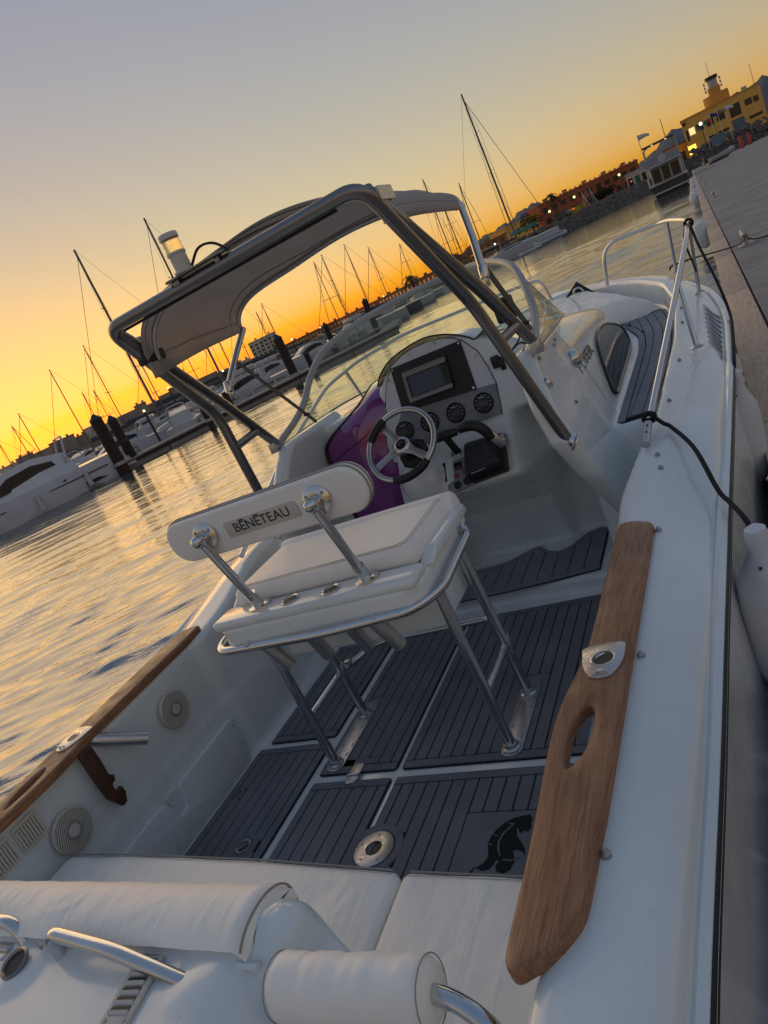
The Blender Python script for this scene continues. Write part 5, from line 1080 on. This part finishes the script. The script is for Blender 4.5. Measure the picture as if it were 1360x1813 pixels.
# town skyline
tall = house('apartment_tower', 'pale apartment tower rising over the far pontoon', at(-33.1, 300)[:2], 12, 12, 1.5, 10.6, math.radians(33), 'town_pale', [(-5 + 2.0 * i, 1.6 + 1.5 * k, 1.0, .8, 'pane') for i in range(6) for k in range(5)], None, 2, par=.3)
R1 = random.Random(11); azs = -57.0; k = 0
sk = [(-57, 8.2), (-54, 8), (-51.6, 7.6), (-49.3, 7.1), (-46.5, 7.2), (-44.3, 6.5), (-41, 7.5), (-38, 6.2), (-35.5, 6.0), (-33.8, 5.5)]
while azs < -34:
    wdeg = R1.uniform(.75, 1.5); h = float(np.interp(azs, [p[0] for p in sk], [p[1] for p in sk])) * R1.uniform(.80, 1.08); D = R1.uniform(290, 320)
    p = at(azs + wdeg / 2, D); w = D * math.radians(wdeg) * 1.04
    side = ('leftmost of all', 'second from the left edge', 'third from the left edge', 'fourth from the left edge', 'fifth from the left edge', 'above the sport cruiser bow', 'above the sport cruiser cabin', 'above the sport cruiser arch', 'above the sport cruiser stern', 'just left of the dark piles', 'behind the nearer dark pile', 'behind the farther dark pile', 'just right of the dark piles', 'right of the piles, two along', 'left of the lower arch leg', 'behind the lower arch leg', 'between the arch legs, left one', 'between the arch legs, right one', 'right of the arch legs', 'left of the bimini strut', 'behind the bimini strut', 'right of the bimini strut', 'left of the apartment tower', 'next to the apartment tower')[min(k, 23)]
    lab = '%s town block on the skyline, %s' % (('pale', 'tan', 'flat-roofed')[k % 3], side)
    house('town_block', lab, p[:2], w, 14, 1.5, h, math.radians(-(azs + wdeg / 2)) * -1 * -1, ('town_wall', 'town_pale')[R1.random() < .35], [], None, R1.randint(0, 2), group='town blocks on the far skyline', par=.3); azs += wdeg; k += 1

# ---- boats
def hull_mesh(L, Bm, fb, sheer=.25, tr=.8):
    q = MB(); rings = []
    for t in np.linspace(0, 1, 15):
        y = -L / 2 + L * t; w = Bm / 2 * (tr + (1 - tr) * math.sin(min(1, t / .5) * math.pi / 2)) * (1 if t < .5 else (1 - ((t - .5) / .5) ** 2.2) + .015); s = fb + sheer * max(0, (t - .3)) ** 1.5
        rings.append([V(w, y, s), V(w * .96, y, s * .45), V(w * .82, y, -.05), V(0, y, -.45 * (1 - t ** 3)), V(-w * .82, y, -.05), V(-w * .96, y, s * .45), V(-w, y, s), V(0, y, s + .06)])
    q.loft(rings); return q
def sailboat(az, D, top, lab, L=9.5, rz=None, hullmat='bg_white', boom=True, furl=True, sp=1, rake=.012, group='sailing boats moored in the marina', rx=0.0, mr=.075):
    p = at(az, D); rz = rz if rz is not None else math.radians(rng.uniform(0, 360)); t = thing('sailboat', (p[0], p[1], 0), lab, 'sailboat', rz, group)
    fb = .09 * L + .1; Bm = .32 * L; my = .08 * L
    # keep the mast itself on the bearing that was asked for
    t.location = (p[0] + math.sin(rz) * my, p[1] - math.cos(rz) * my, 0)
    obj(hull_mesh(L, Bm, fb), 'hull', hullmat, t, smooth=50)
    q = MB(); q.loft([[V(sx * w, y, fb + z) for sx, z in ((-1, .02), (-.8, h), (.8, h), (1, .02))] for y, w, h in ((-.16 * L, .26 * Bm, .42), (.05 * L, .30 * Bm, .45), (.22 * L, .2 * Bm, .28), (.28 * L, .12 * Bm, .1))]); cb = obj(q, 'cabin', 'bg_white', t, smooth=30)
    q = MB(); q.bb(.255 * Bm, .275 * Bm, -.1 * L, .08 * L, fb + .16, fb + .3); q.bb(-.275 * Bm, -.255 * Bm, -.1 * L, .08 * L, fb + .16, fb + .3); o = q.build('port_light', 'bg_dark', None); o.parent = cb; o['kind'] = 'stuff'
    rk = -rake * top
    q = MB(); q.tube([(0, my, fb), (0, my + rk, top)], [mr, mr * .8], 8); mt = obj(q, 'mast', 'mast', t)
    if boom:
        q = MB(); q.tube([(0, my - .1, fb + 1.1), (0, -.36 * L, fb + 1.05)], .07, 6); bm_ = obj(q, 'boom', 'mast', t)
        q = MB(); q.tube([(0, my - .2, fb + 1.28), (0, 0, fb + 1.24), (0, -.34 * L, fb + 1.16)], [.14, .17, .09], 8); o = q.build('sail_cover', 'bg_canvas', None); o.parent = bm_
    wr = max(.007, .00015 * D)
    q = MB(); q.tube([(0, L * .47, fb + .25), (0, my + rk, top * .97)], wr * (2.2 if furl else 1), 5); obj(q, 'forestay', 'bg_canvas' if furl else 'wire', t)
    q = MB(); q.tube([(0, -L * .47, fb), (0, my + rk, top)], wr, 4); obj(q, 'backstay', 'wire', t)
    for s in range(sp):
        z = fb + (top - fb) * (s + 1) / (sp + 1); q = MB(); q.tube([(-.11 * L, my + rk * .5, z), (.11 * L, my + rk * .5, z)], .025 + wr * .5, 5); o = q.build('spreader', 'mast', None); o.parent = mt
        for sx in (-1, 1):
            q = MB(); q.tube([(sx * Bm * .47, my - .1, fb), (sx * .11 * L, my + rk * .5, z), (0, my + rk, fb + (top - fb) * min(.99, (s + 2) / (sp + 1)))], wr, 4); o = q.build('shroud', 'wire', None); o.parent = mt
    return t
SB = [(-42.7, 55, 14.1, 'tall sailboat with thick mast, highest on the left, above the arch corner', 12, 2.2, 'bg_white', 2), (-37.2, 62, 15.8, 'sailboat whose masthead shows beside the white strobe light', 12, 2.0, 'bg_white', 2),
      (-48.2, 60, 8.1, 'sailboat with slim mast above the sport cruiser, near the left edge', 8, 2.4, 'bg_white', 1), (-45.3, 62, 9.0, 'sailboat with slim mast directly above the pair of dark piles', 8.5, 2.1, 'bg_white', 1),
      (-51.5, 70, 6.8, 'sailboat with short mast near the left edge, right one of two', 7, 2.5, 'bg_white', 1), (-52.2, 72, 6.2, 'sailboat with short mast near the left edge, left one of two', 7, .4, 'bg_navy', 1), (-53.6, 72, 5.6, 'sailboat whose mast touches the left edge of the picture', 7, 2.2, 'bg_white', 1),
      (-46.9, 82, 7.0, 'far sailboat with short mast left of the dark piles', 7.5, 1.0, 'bg_white', 1), (-46.1, 84, 6.9, 'far sailboat with short mast right behind the dark piles', 7.5, .6, 'bg_navy', 1), (-42.2, 50, 5.6, 'small sailboat below the tallest left mast', 6.5, 2.6, 'bg_white', 1),
      (-40.2, 72, 8.0, 'sailboat with thin mast seen between the two arch legs', 8.5, .5, 'bg_white', 1), (-38.9, 76, 7.4, 'sailboat with thin mast under the drooping bimini corner', 8, 1.4, 'bg_navy', 1), (-36.2, 70, 8.4, 'sailboat with mast rising left of the port bimini strut', 8.5, 2.3, 'bg_white', 1), (-34.6, 80, 7.6, 'sailboat with mast rising right of the port bimini strut', 8, 1.9, 'bg_white', 1),
      (-32.0, 90, 8.3, 'sailboat in front of the apartment tower, right mast', 8.5, 2.0, 'bg_white', 1), (-32.6, 92, 7.8, 'sailboat in front of the apartment tower, left mast', 8, .7, 'bg_navy', 1),
      (-26.3, 75, 9.0, 'sailboat with thick spreadered mast in the middle of the bimini opening', 10, 1.9, 'bg_white', 2), (-27.0, 82, 9.3, 'sailboat with thin mast just left of the spreadered mast', 9, .9, 'bg_white', 1), (-24.4, 85, 9.9, 'sailboat with tallest thin mast right of the spreadered mast', 9.5, 2.1, 'bg_navy', 1),       (-22.8, 90, 8.9, 'sailboat with paired thin masts look, left of the palm', 9, 2.3, 'bg_white', 1), (-20.5, 110, 9.0, 'sailboat with mast beside the starboard arch leg', 9, 1.2, 'bg_white', 2),       (-17.1, 150, 20.3, 'large sailboat with tall dark mast left of the bimini front strut', 15, .5, 'bg_white', 2), (-16.4, 152, 15.5, 'sailboat with mast just right of the tall dark one by the strut', 12, .5, 'bg_navy', 2), (-14.8, 150, 16.7, 'sailboat with mast between the bimini strut and the tallest mast', 13, .6, 'bg_white', 1)]
for az, D, top, lab, L, rz, hm, sp in SB: sailboat(az, D, top, lab, L, rz, hm, sp=sp, mr=.035 + .0002 * D + (.05 if L >= 12 else 0))
# big yacht with the tallest mast, white canopy frame and tender
by = sailboat(-12.3, 128, 26.2, 'big white yacht with the tallest mast and a long foredeck', 17, math.radians(-62), 'bg_white', sp=3, mr=.17, furl=True, group='sailing boats moored in the marina')
q = MB(); q.bb(-1.7, 1.7, -6.5, -2.0, 3.2, 3.32); obj(q, 'cockpit_top', 'bg_white', by)
for x, y in ((-1.6, -6.4), (1.6, -6.4), (-1.6, -2.1), (1.6, -2.1)): q = MB(); q.tube([(x, y, 1.5), (x, y, 3.2)], .05, 6); obj(q, 'canopy_post', 'bg_white', by)
p = at(-10.05, 122); t = thing('tender', (p[0], p[1], 0), 'grey covered tender lying off the big yacht bow', 'tender', math.radians(-60)); q = MB(); rings = []
for s in np.linspace(0, 1, 12): w = .95 * math.sin(math.pi * (.12 + .80 * s)) ** .6; rings.append([V(w * math.cos(a), -2.7 + 5.4 * s, .45 + .5 * math.sin(a) * (1 - .3 * s)) for a in np.linspace(0, 2 * math.pi, 14)[:-1]])
q.loft(rings); obj(q, 'hull', 'bg_white', t); q = MB(); q.loft([[v + V(0, 0, .14) for v in r[1:6]] for r in rings[1:-1]], cap=False, ring_closed=False); obj(q, 'cover', 'grey_tube', t)
p = at(-11.7, 118); t = thing('swim_float', (p[0], p[1], 0), 'flat white float on the water below the big yacht', 'float', math.radians(28)); q = MB(); q.bb(-1.7, 1.7, -.8, .8, .05, .35); obj(q, 'deck', 'bg_white', t, bevel=.05)

def cruiser(az, D, L, lab, rz, fly=False, name='motor_cruiser', hullmat='bg_white', H=1.0, wm_='bg_white'):
    p = at(az, D); t = thing(name, (p[0], p[1], 0), lab, 'motor cruiser', rz, 'motor cruisers on the far pontoon')
    fb = .115 * L * H; Bm = .30 * L; obj(hull_mesh(L, Bm, fb, .18, .92), 'hull', hullmat, t, smooth=50)
    prof = [(-.30, .0), (-.27, .10), (-.12, .135), (.02, .13), (.16, .06), (.26, .012), (.30, 0)]
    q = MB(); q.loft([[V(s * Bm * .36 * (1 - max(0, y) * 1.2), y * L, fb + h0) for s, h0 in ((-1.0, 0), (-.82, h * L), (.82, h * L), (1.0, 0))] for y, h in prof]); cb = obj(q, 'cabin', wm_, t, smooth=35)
    q = MB(); wn_ = [(-.22, .035), (-.2, .085), (-.1, .105), (.02, .095), (.13, .045), (.1, .03)]
    for sx in (-1, 1):
        q = MB(); q.prism([(y * L, fb + h * L) for y, h in wn_], -.02, .02, (V(sx * Bm * .325, 0, 0), V(0, 1, 0), V(0, 0, 1), V(1, 0, 0))); o = q.build('side_window', 'pane', None); o.parent = cb
        q = MB(); q.bar((sx * Bm * .485, -.42 * L, fb * .62), (sx * Bm * .47, .2 * L, fb * .68), .04, .05); obj(q, 'hull_stripe', 'bg_dark', t)
        for y in (-.2, -.02, .14): q = MB(); q.lathe([(.11, 0), (.11, .03), (.01, .03)], (sx * Bm * .475, y * L, fb * .82), (sx, 0, 0), 12); obj(q, 'porthole', 'bg_dark', t)
        for y in (-.3, -.05, .2): q = MB(); q.tube([(sx * (Bm * .49 + .1), y * L, fb * .75), (sx * (Bm * .49 + .1), y * L, fb * .15)], [.08, .13, ][:2], 8); obj(q, 'fender', 'bg_white', t)
    q = MB(); q.tube(fillet([(-Bm * .36, -.26 * L, fb + .05 * L), (-Bm * .3, -.30 * L, fb + .175 * L), (Bm * .3, -.30 * L, fb + .175 * L), (Bm * .36, -.26 * L, fb + .05 * L)], .3), .06 * L / 10, 6); obj(q, 'arch', 'bg_white', t)
    q = MB(); q.bb(-Bm * .42, Bm * .42, -.56 * L, -.49 * L, .2, .32); obj(q, 'swim_platform', 'bg_white', t)
    q = MB(); q.tube([(Bm * .30, .18 * L, fb + .02 * L), (Bm * .24, .32 * L, fb + .085 * L), (0, .49 * L, fb + .10 * L), (-Bm * .24, .32 * L, fb + .085 * L), (-Bm * .30, .18 * L, fb + .02 * L)], .02, 5); obj(q, 'pulpit', 'steel', t)
    if fly:
        q = MB(); q.bb(-Bm * .28, Bm * .28, -.22 * L, .02 * L, fb + .14 * L, fb + .19 * L); obj(q, 'flybridge', 'bg_white', t, bevel=.1)
    return t
cruiser(-54.3, 37.5, 9.6, 'sleek white sport cruiser at the left edge, nearest of the far boats', math.radians(180 - 29), H=1.05, name='sport_cruiser', hullmat='pale_hull', wm_='pale_hull')
CR = [(-46.6, 50, 6.5, 'white cruiser with dark cockpit cover just beyond the sport cruiser', 150, False), (-41.2, 46, 6.5, 'white motor boat with raised bow right of the dark piles', 35, False), (-36.4, 50, 7.2, 'white cabin cruiser with row of fenders below the bimini strut', 145, True), (-34.2, 60, 7, 'white cruiser with flybridge left of the single dark pile', 150, True), (-30.4, 66, 7, 'white cruiser right of the single dark pile', 148, False), (-26.4, 72, 7.5, 'white wheelhouse boat framed above the windscreen', 60, True), (-23.9, 86, 7, 'small white boat beside the pile above the windscreen', 50, False), (-43.6, 56, 6.5, 'white cruiser moored behind the boat with raised bow', 30, True), (-38.6, 60, 6.5, 'white cruiser half hidden behind the arch leg', 40, True), (-48.8, 64, 6.5, 'white cruiser far behind the sport cruiser', 20, False), (-20.9, 110, 8, 'far white boat right of the palm', 40, True)]
for az, D, L, lab, rz, fl in CR: cruiser(az, D, L, lab, math.radians(rz), fl)
# moored yacht at the far end of our dock, seen from astern
t = thing('moored_yacht', (-1.0, 100, 0), 'dark hulled motor yacht seen from astern at the far dock', 'motor yacht')
obj(hull_mesh(13, 4.2, 1.25, .3, .95), 'hull', 'bg_navy', t, smooth=50)
q = MB(); q.bb(-2.05, 2.05, -6.9, 6, 1.2, 1.32); q.bb(-2.0, 2.0, -7.3, -6.4, .25, .4); obj(q, 'deck', 'bg_white', t)
q = MB(); q.bb(-1.7, 1.7, -4.6, 2.5, 1.32, 3.15); obj(q, 'saloon', 'bg_white', t, bevel=.12)
for x, w_ in ((-1.05, .9), (0, .8), (1.05, .9)): q = MB(); q.bb(x - w_ / 2, x + w_ / 2, -4.66, -4.58, 1.45, 2.9); obj(q, 'saloon_door', 'pane', t)
q = MB(); q.bb(-1.95, 1.95, -6.4, 1.5, 3.15, 3.3); obj(q, 'flybridge_deck', 'bg_white', t)
q = MB(); q.bb(-1.9, 1.9, -6.4, -6.3, 3.3, 4.1); obj(q, 'flybridge_dodger', 'grey_tube', t)
q = MB(); q.lathe([(.42, 0), (.42, .03), (.01, .03)], (0, -6.42, 3.75), (0, -1, 0), 20); obj(q, 'round_emblem', 'bg_white', t)
for sx in (-1, 1):
    q = MB(); q.tube([(sx * 1.9, -6.3, 1.3), (sx * 1.9, -6.3, 3.2)], .05, 6); obj(q, 'deck_post', 'bg_white', t)
q = MB(); q.tube(fillet([(-1.8, -2.2, 3.3), (-1.75, -2.4, 5.3), (-1.2, -2.5, 5.55), (1.2, -2.5, 5.55), (1.75, -2.4, 5.3), (1.8, -2.2, 3.3)], .3), .09, 8); obj(q, 'radar_hoop', 'bg_white', t)
q = MB(); q.bb(-1.75, 1.75, -5.6, -1.0, 5.5, 5.6); obj(q, 'hard_top', 'bg_dark', t)
q = MB(); q.tube([(.9, -2.4, 5.5), (.9, -2.4, 7.8)], .04, 5); obj(q, 'aerial', 'wire', t)
for x in (-.6, .9): q = MB(); q.lathe([(.09, 0), (.09, .05)], (x, -5.5, 5.42), n=8); obj(q, 'deck_light', 'lamp_warm', t)
q = MB(); q.tube([(-2.0, -6.6, 1.32), (-2.0, -6.6, 2.2), (-2.0, 4, 2.3)], .03, 5); obj(q, 'side_rail', 'steel', t)
# inflatable on the far dock
t = thing('inflatable_boat', (5.2, 118, .6), 'grey inflatable boat standing on the far end of the dock', 'inflatable boat', math.radians(-60))
q = MB(); q.tube(fillet([(-.8, -2, .5), (-.8, 1.2, .55), (0, 2.2, .9), (.8, 1.2, .55), (.8, -2, .5)], .8), .32, 10); obj(q, 'tube', 'grey_tube', t); q = MB(); q.loft([[V(-.7, -1.9, .35), V(.7, -1.9, .35), V(0, -1.9, -.02)], [V(-.6, 1.2, .4), V(.6, 1.2, .4), V(0, 1.2, .02)]]); obj(q, 'hull', 'bg_white', t); q = MB(); q.box((0, -2.1, .8), (.4, .4, .9)); obj(q, 'outboard', 'bg_dark', t, bevel=.06)
for x, lab in ((9.2, 'red post at the far dock end, left of the pair'), (10.4, 'red post at the far dock end, right of the pair')):
    t = thing('red_post', (x, 139, .6), lab, 'post', group='red posts on the far dock'); q = MB(); q.lathe([(.25, 0), (.25, 1.6), (.2, 1.75), (.05, 1.8)], n=10); obj(q, 'body', 'post_red', t); q = MB(); q.lathe([(.34, 0), (.34, .1), (.25, .1)], n=10); obj(q, 'base', 'bg_dark', t)
t = thing('notice_board', (7.4, 170, 2.4), 'blue grey notice board in front of the yellow building', 'sign'); q = MB(); q.bb(-1.3, 1.3, -.1, .1, .5, 2.2); obj(q, 'board', 'sheet', t); q = MB(); q.bb(-1.1, -.9, -.05, .05, -2, .5); q.bb(.9, 1.1, -.05, .05, -2, .5); o = obj(q, 'legs', 'bg_dark', t); o['kind'] = 'stuff'
# flags
def flag(x, y, z0, z1, cols, lab, w=1.6, h=1.0):
    t = thing('flagpole', (x, y, z0), lab, 'flag'); q = MB(); q.tube([(0, 0, 0), (0, 0, z1 - z0)], [.09, .06], 6); obj(q, 'pole', 'bg_white', t)
    n = len(cols)
    for i, (f0, f1, mt) in enumerate(cols):
        q = MB(); q.grid([[V(w * u, .12 * math.sin(7 * u) * u, z1 - z0 - .1 - v * h * (1 - .55 * u) - .55 * u * u) for v in (0, .5, 1)] for u in np.linspace(f0, f1, 6)]); obj(q, 'cloth', mt, t, solid=.02)
flag(6.0, 183, 2.6, 8.6, [(0, .4, 'flag_green'), (.4, 1, 'flag_red')], 'green and red flag on the pole nearest the bright lamp'); flag(7.5, 183, 2.6, 9.3, [(0, 1, 'flag_blue')], 'dark blue flag, second pole in front of the yellow building'); flag(8.95, 183, 2.6, 9.3, [(0, 1, 'bg_tan')], 'pale drooping flag, third pole in front of the yellow building'); flag(10.45, 183, 2.6, 9.4, [(0, 1, 'flag_white')], 'white flag on the rightmost pole before the yellow building')
flag(-6.9, 188, 2.6, 12.2, [(0, 1, 'flag_white')], 'white flag on a pole above the moored dark yacht', 2.4, 1.2)
# lamp posts
def lamp(az, D, z, lab, mt='lamp_green', r=.28, z0=2.2):
    p = at(az, D); t = thing('lamp_post', (p[0], p[1], z0), lab, 'street lamp', group='lit lamps on the quay'); q = MB(); q.tube([(0, 0, 0), (0, 0, z - z0)], .08, 6); obj(q, 'pole', 'bg_dark', t); q = MB(); q.lathe([(.02, -r), (r * .7, -r * .7), (r, 0), (r * .7, r * .7), (.02, r)], (0, 0, z - z0 + r * .8), n=10); obj(q, 'globe', mt, t)
lamp(1.25, 180, 7.9, 'bright white lamp in front of the yellow building', 'lamp_white', .32); lamp(-9.5, 175, 5.0, 'greenish lamp right of the palm on the quay'); lamp(-7.6, 178, 5.6, 'greenish lamp above the yellow skip'); lamp(-4.36, 190, 6.0, 'greenish lamp near the right end of the red building'); lamp(-13.9, 140, 3.3, 'bright lamp beside the big yacht stern', 'lamp_white', .2)
for az, D, z, lab in ((-28.6, 110, 2.9, 'small warm lamp by the left end of the brown terraces'), (-23.1, 120, 3.2, 'small warm lamp before the amber terrace'), (-43.6, 44, 2.25, 'yellow lamp beside the pair of dark piles'), (-41.2, 60, 3.2, 'small lamp between the two arch legs'), (-31.0, 75, 2.7, 'small lamp right of the single dark pile'), (-36.9, 60, 2.6, 'small lamp left of the bimini strut')): lamp(az, D, z, lab, 'lamp_warm', .05 + D * .0006, 0)
for az, D, z, lab in ((-7.9, 170, 3.4, 'red tail light by the yellow skip'), (-8.8, 170, 3.1, 'red tail light of the parked car'), (-3.75, 190, 3.6, 'red light at the cream shed')):
    p = at(az, D); t = thing('warning_light', (p[0], p[1], z - .8), lab, 'light', group='red lights on the quay'); q = MB(); q.tube([(0, 0, 0), (0, 0, .8)], .05, 5); obj(q, 'stem', 'bg_dark', t); q = MB(); q.lathe([(.02, .75), (.22, .85), (.22, 1.0), (.02, 1.1)], n=8); obj(q, 'lens', 'lamp_red', t)
p = at(-7.8, 172); t = thing('skip', (p[0], p[1], 2.5), 'yellow skip on the quay below the red building', 'skip', .4); q = MB(); q.loft([[V(-1.0, -.6, 0), V(1.0, -.6, 0), V(1, .6, 0), V(-1, .6, 0)], [V(-1.3, -.8, 1.3), V(1.3, -.8, 1.3), V(1.3, .8, 1.3), V(-1.3, .8, 1.3)]]); obj(q, 'bin', 'skip_yellow', t); q = MB(); q.bb(-1.32, 1.32, -.82, .82, 1.3, 1.4); obj(q, 'rim', 'bg_dark', t)
p = at(-8.75, 168); t = thing('parked_car', (p[0], p[1], 2.5), 'dark car parked on the quay by the palm', 'car', 1.2); q = MB(); q.loft([[V(x, y, z) for x, z in ((-.85, .25), (.85, .25), (.88, .8), (-.88, .8))] for y in (-2.1, -2, 0, 2, 2.1)]); obj(q, 'body', 'car_grey', t, bevel=.08); q = MB(); q.loft([[V(x, y0, .8) for x in (-.8, .8)] + [V(.65, y1, 1.4), V(-.65, y1, 1.4)] for y0, y1 in ((-1.7, -1.2), (1.0, .5))]); obj(q, 'cabin', 'pane', t)
for sx in (-.85, .85):
    for sy in (-1.3, 1.3): q = MB(); q.lathe([(.32, -.1), (.32, .1)], (sx, sy, .32), (1, 0, 0), 12); obj(q, 'wheel', 'bg_dark', t)
p = at(-6.64, 178); t = thing('gangway_stair', (p[0], p[1], 2.4), 'white mobile stair standing on the quay', 'stairs', .5)
for sx in (-1, 1): q = MB(); q.bar((sx, 1, 3.4), (sx * .9, -1.2, .2), .1, .1); q.tube([(sx, 1, 0), (sx, 1, 3.9)], .06, 5); obj(q, 'side_frame', 'bg_white', t)
for k in range(6): q = MB(); q.bar((-1, 1 - .4 * k, 3.2 - .55 * k), (1, 1 - .4 * k, 3.2 - .55 * k), .3, .06); obj(q, 'tread', 'bg_white', t)
p = at(-11.6, 165); t = thing('awning', (p[0], p[1], 1.9), 'green awning behind the big yacht mast', 'awning', .3); q = MB(); q.grid([[V(-3 + 6 * u, v * 2.4, 2.6 - .8 * (1 - v) + .08 * math.sin(9 * u)) for v in (0, 1)] for u in np.linspace(0, 1, 9)]); obj(q, 'canopy', 'awning_green', t, solid=.05); q = MB(); q.tube([(-2.9, .1, 0), (-2.9, .1, 1.8)], .06, 5); q.tube([(2.9, .1, 0), (2.9, .1, 1.8)], .06, 5); o = obj(q, 'posts', 'bg_dark', t); o['kind'] = 'stuff'
# palms and trees
def palm(az, D, z0, h, lab, r=1.6):
    p = at(az, D); t = thing('palm_tree', (p[0], p[1], z0), lab, 'palm tree'); q = MB(); q.tube([(0, 0, 0), (.1, 0, h * .5), (.0, 0, h)], [.28, .2, .18], 8); obj(q, 'trunk', 'trunk', t)
    q = MB(); R0 = random.Random(int(abs(az) * 100))
    for k in range(34):
        a = R0.uniform(0, 6.28); e = R0.uniform(-.5, 1.2); L = r * R0.uniform(.8, 1.15); P_ = []
        for s in np.linspace(0, 1, 7): rr = L * s; P_.append(V(rr * math.cos(a) * math.cos(e), rr * math.sin(a) * math.cos(e), h + rr * math.sin(e) - .75 * L * s ** 2.2))
        d = V(-math.sin(a), math.cos(a), 0)
        for i in range(6):
            for sg in (-1, 1):
                for f in (0, .5):
                    b = P_[i] * (1 - f) + P_[i + 1] * f; tip = b + (P_[i + 1] - P_[i]) * .9 + d * sg * .34 * r / 1.6 * (1 - .5 * i / 6) + V(0, 0, -.18); q.add([b, b + (P_[i + 1] - P_[i]) * .35, tip], [(0, 1, 2)])
        q.tube(P_, .025, 3, cap=False)
    o = obj(q, 'crown', 'palm', t, smooth=0)
palm(-9.07, 176, 2.5, 5.6, 'slender palm standing before the red building', 1.9); palm(-20.75, 150, 1.4, 3.2, 'distant palm above the windscreen', 2.3); palm(-17.0, 170, 1.6, 3.6, 'bushy palm behind the bimini front strut', 2.2); palm(-32.2, 150, 1.4, 2.2, 'small palm beside the apartment tower', 1.7)
def bush(az, D, z0, w, h, lab, name='tree'):
    p = at(az, D); t = thing(name, (p[0], p[1], z0), lab, 'tree'); R0 = random.Random(int(abs(az) * 77)); q = MB(); q.tube([(0, 0, 0), (.1, 0, h * .5)], [.2, .12], 6); obj(q, 'trunk', 'trunk', t); q = MB()
    for _ in range(900):
        u = V(R0.gauss(0, 1), R0.gauss(0, 1), R0.gauss(0, 1)); u = nrm(u) * R0.random() ** .4; c_ = V(u[0] * w / 2, u[1] * w / 2, h * .58 + u[2] * h * .42) * (1 + .12 * math.sin(5 * u[0] + 3)); s = R0.uniform(.12, .28)
        a = nrm(V(R0.gauss(0, 1), R0.gauss(0, 1), R0.gauss(0, 1))); b = nrm(np.cross(a, V(.3, .5, .8))); q.add([c_ + a * s, c_ + b * s, c_ - a * s * .6 - b * s * .5], [(0, 1, 2)])
    obj(q, 'crown', 'hedge', t, smooth=0)
bush(-10.95, 170, 2.2, 6, 4.6, 'dark round tree beside the ochre gable'); bush(-5.6, 186, 2.6, 5, 2.6, 'low dark shrub below the red building, left one', 'shrub'); bush(-6.2, 188, 2.6, 6, 2.2, 'low dark shrub behind the white stair', 'shrub'); bush(-1.9, 200, 2.6, 5, 3.4, 'dark tree behind the moored dark yacht'); bush(-2.6, 200, 2.6, 5, 3.0, 'dark tree right of the red building')
# piles and the far pontoon
def pile(az, D, top, r, lab):
    p = at(az, D); t = thing('mooring_pile', (p[0], p[1], 0), lab, 'pile', group='dark mooring piles'); q = MB(); q.tube([(0, 0, -.5), (0, 0, top - .15)], r, 14); obj(q, 'shaft', 'pile', t); q = MB(); q.lathe([(r * 1.05, top - .16), (r * 1.05, top - .08), (.03, top + .18)], n=14); obj(q, 'cap', 'bg_dark', t)
    q = MB(); q.lathe([(r * 1.25, .42), (r * 1.25, .58), (r * 1.02, .58), (r * 1.02, .42)], n=14, ring=True); obj(q, 'pile_ring', 'galv', t)
pile(-47.0, 37, 2.95, .30, 'dark pile at the pontoon end, nearer of the pair'); pile(-46.0, 40.5, 2.66, .26, 'dark pile at the pontoon end, farther of the pair'); pile(-32.0, 45, 2.98, .28, 'single dark pile below the bimini corner'); pile(-24.6, 62, 3.05, .26, 'dark pile right of the wheelhouse boat'); pile(-28.2, 66, 2.7, .24, 'dark pile left of the wheelhouse boat'); pile(-39.6, 38, 1.6, .16, 'short dark pile between the two arch legs')
fp = thing('far_pontoon', (-24, 28, 0), 'long low pontoon with boats moored behind, across the water', 'pontoon')
a, b = V(-26.5, 23.6, 0), V(-18.0, 46, 0); d = nrm(b - a); nn = V(-d[1], d[0], 0); L = np.linalg.norm(b - a)
k = 0; s = 0.0
while s < L:
    c_ = a + d * (s + 2.4) + nn * 1.1; R = np.column_stack([d, nn, V(0, 0, 1)]); q = MB(); q.box(c_ + V(0, 0, .16), (4.7, 2.1, .42), R); q.build('float_section', 'concrete', fp, bevel=.03); q = MB(); q.box(c_ + V(0, 0, .41), (4.72, 2.2, .08), R); q.build('deck_section', 'dockdeck', fp, bevel=.01); q = MB(); q.box(c_ - nn * 1.12 + V(0, 0, .30), (4.7, .08, .16), R); q.build('fender_board', 'pile', fp); s += 4.8
a2, b2 = V(-18, 46, 0), V(-30, 78, 0); d2 = nrm(b2 - a2); n2 = V(-d2[1], d2[0], 0); s = 0.0
while s < np.linalg.norm(b2 - a2):
    c_ = a2 + d2 * (s + 2.4) + n2 * 1.1; q = MB(); q.box(c_ + V(0, 0, .1), (4.7, 1.6, .42), np.column_stack([d2, n2, V(0, 0, 1)])); q.build('float_section', 'concrete', fp, bevel=.03); s += 4.8
for s in (3.0, 9.5, 16): 
    c_ = a + d * s + nn * .5; t = thing('service_pedestal', (c_[0], c_[1], .45), 'small service pedestal on the far pontoon, %s' % {3.0: 'next to the pair of piles', 9.5: 'midway along', 16: 'below the bimini strut'}[s], 'pedestal'); q = MB(); q.bb(-.13, .13, -.13, .13, 0, .85); obj(q, 'post', 'pile', t, bevel=.02); q = MB(); q.bb(-.14, .14, -.14, .14, .85, .95); obj(q, 'lamp_head', 'bg_dark', t)
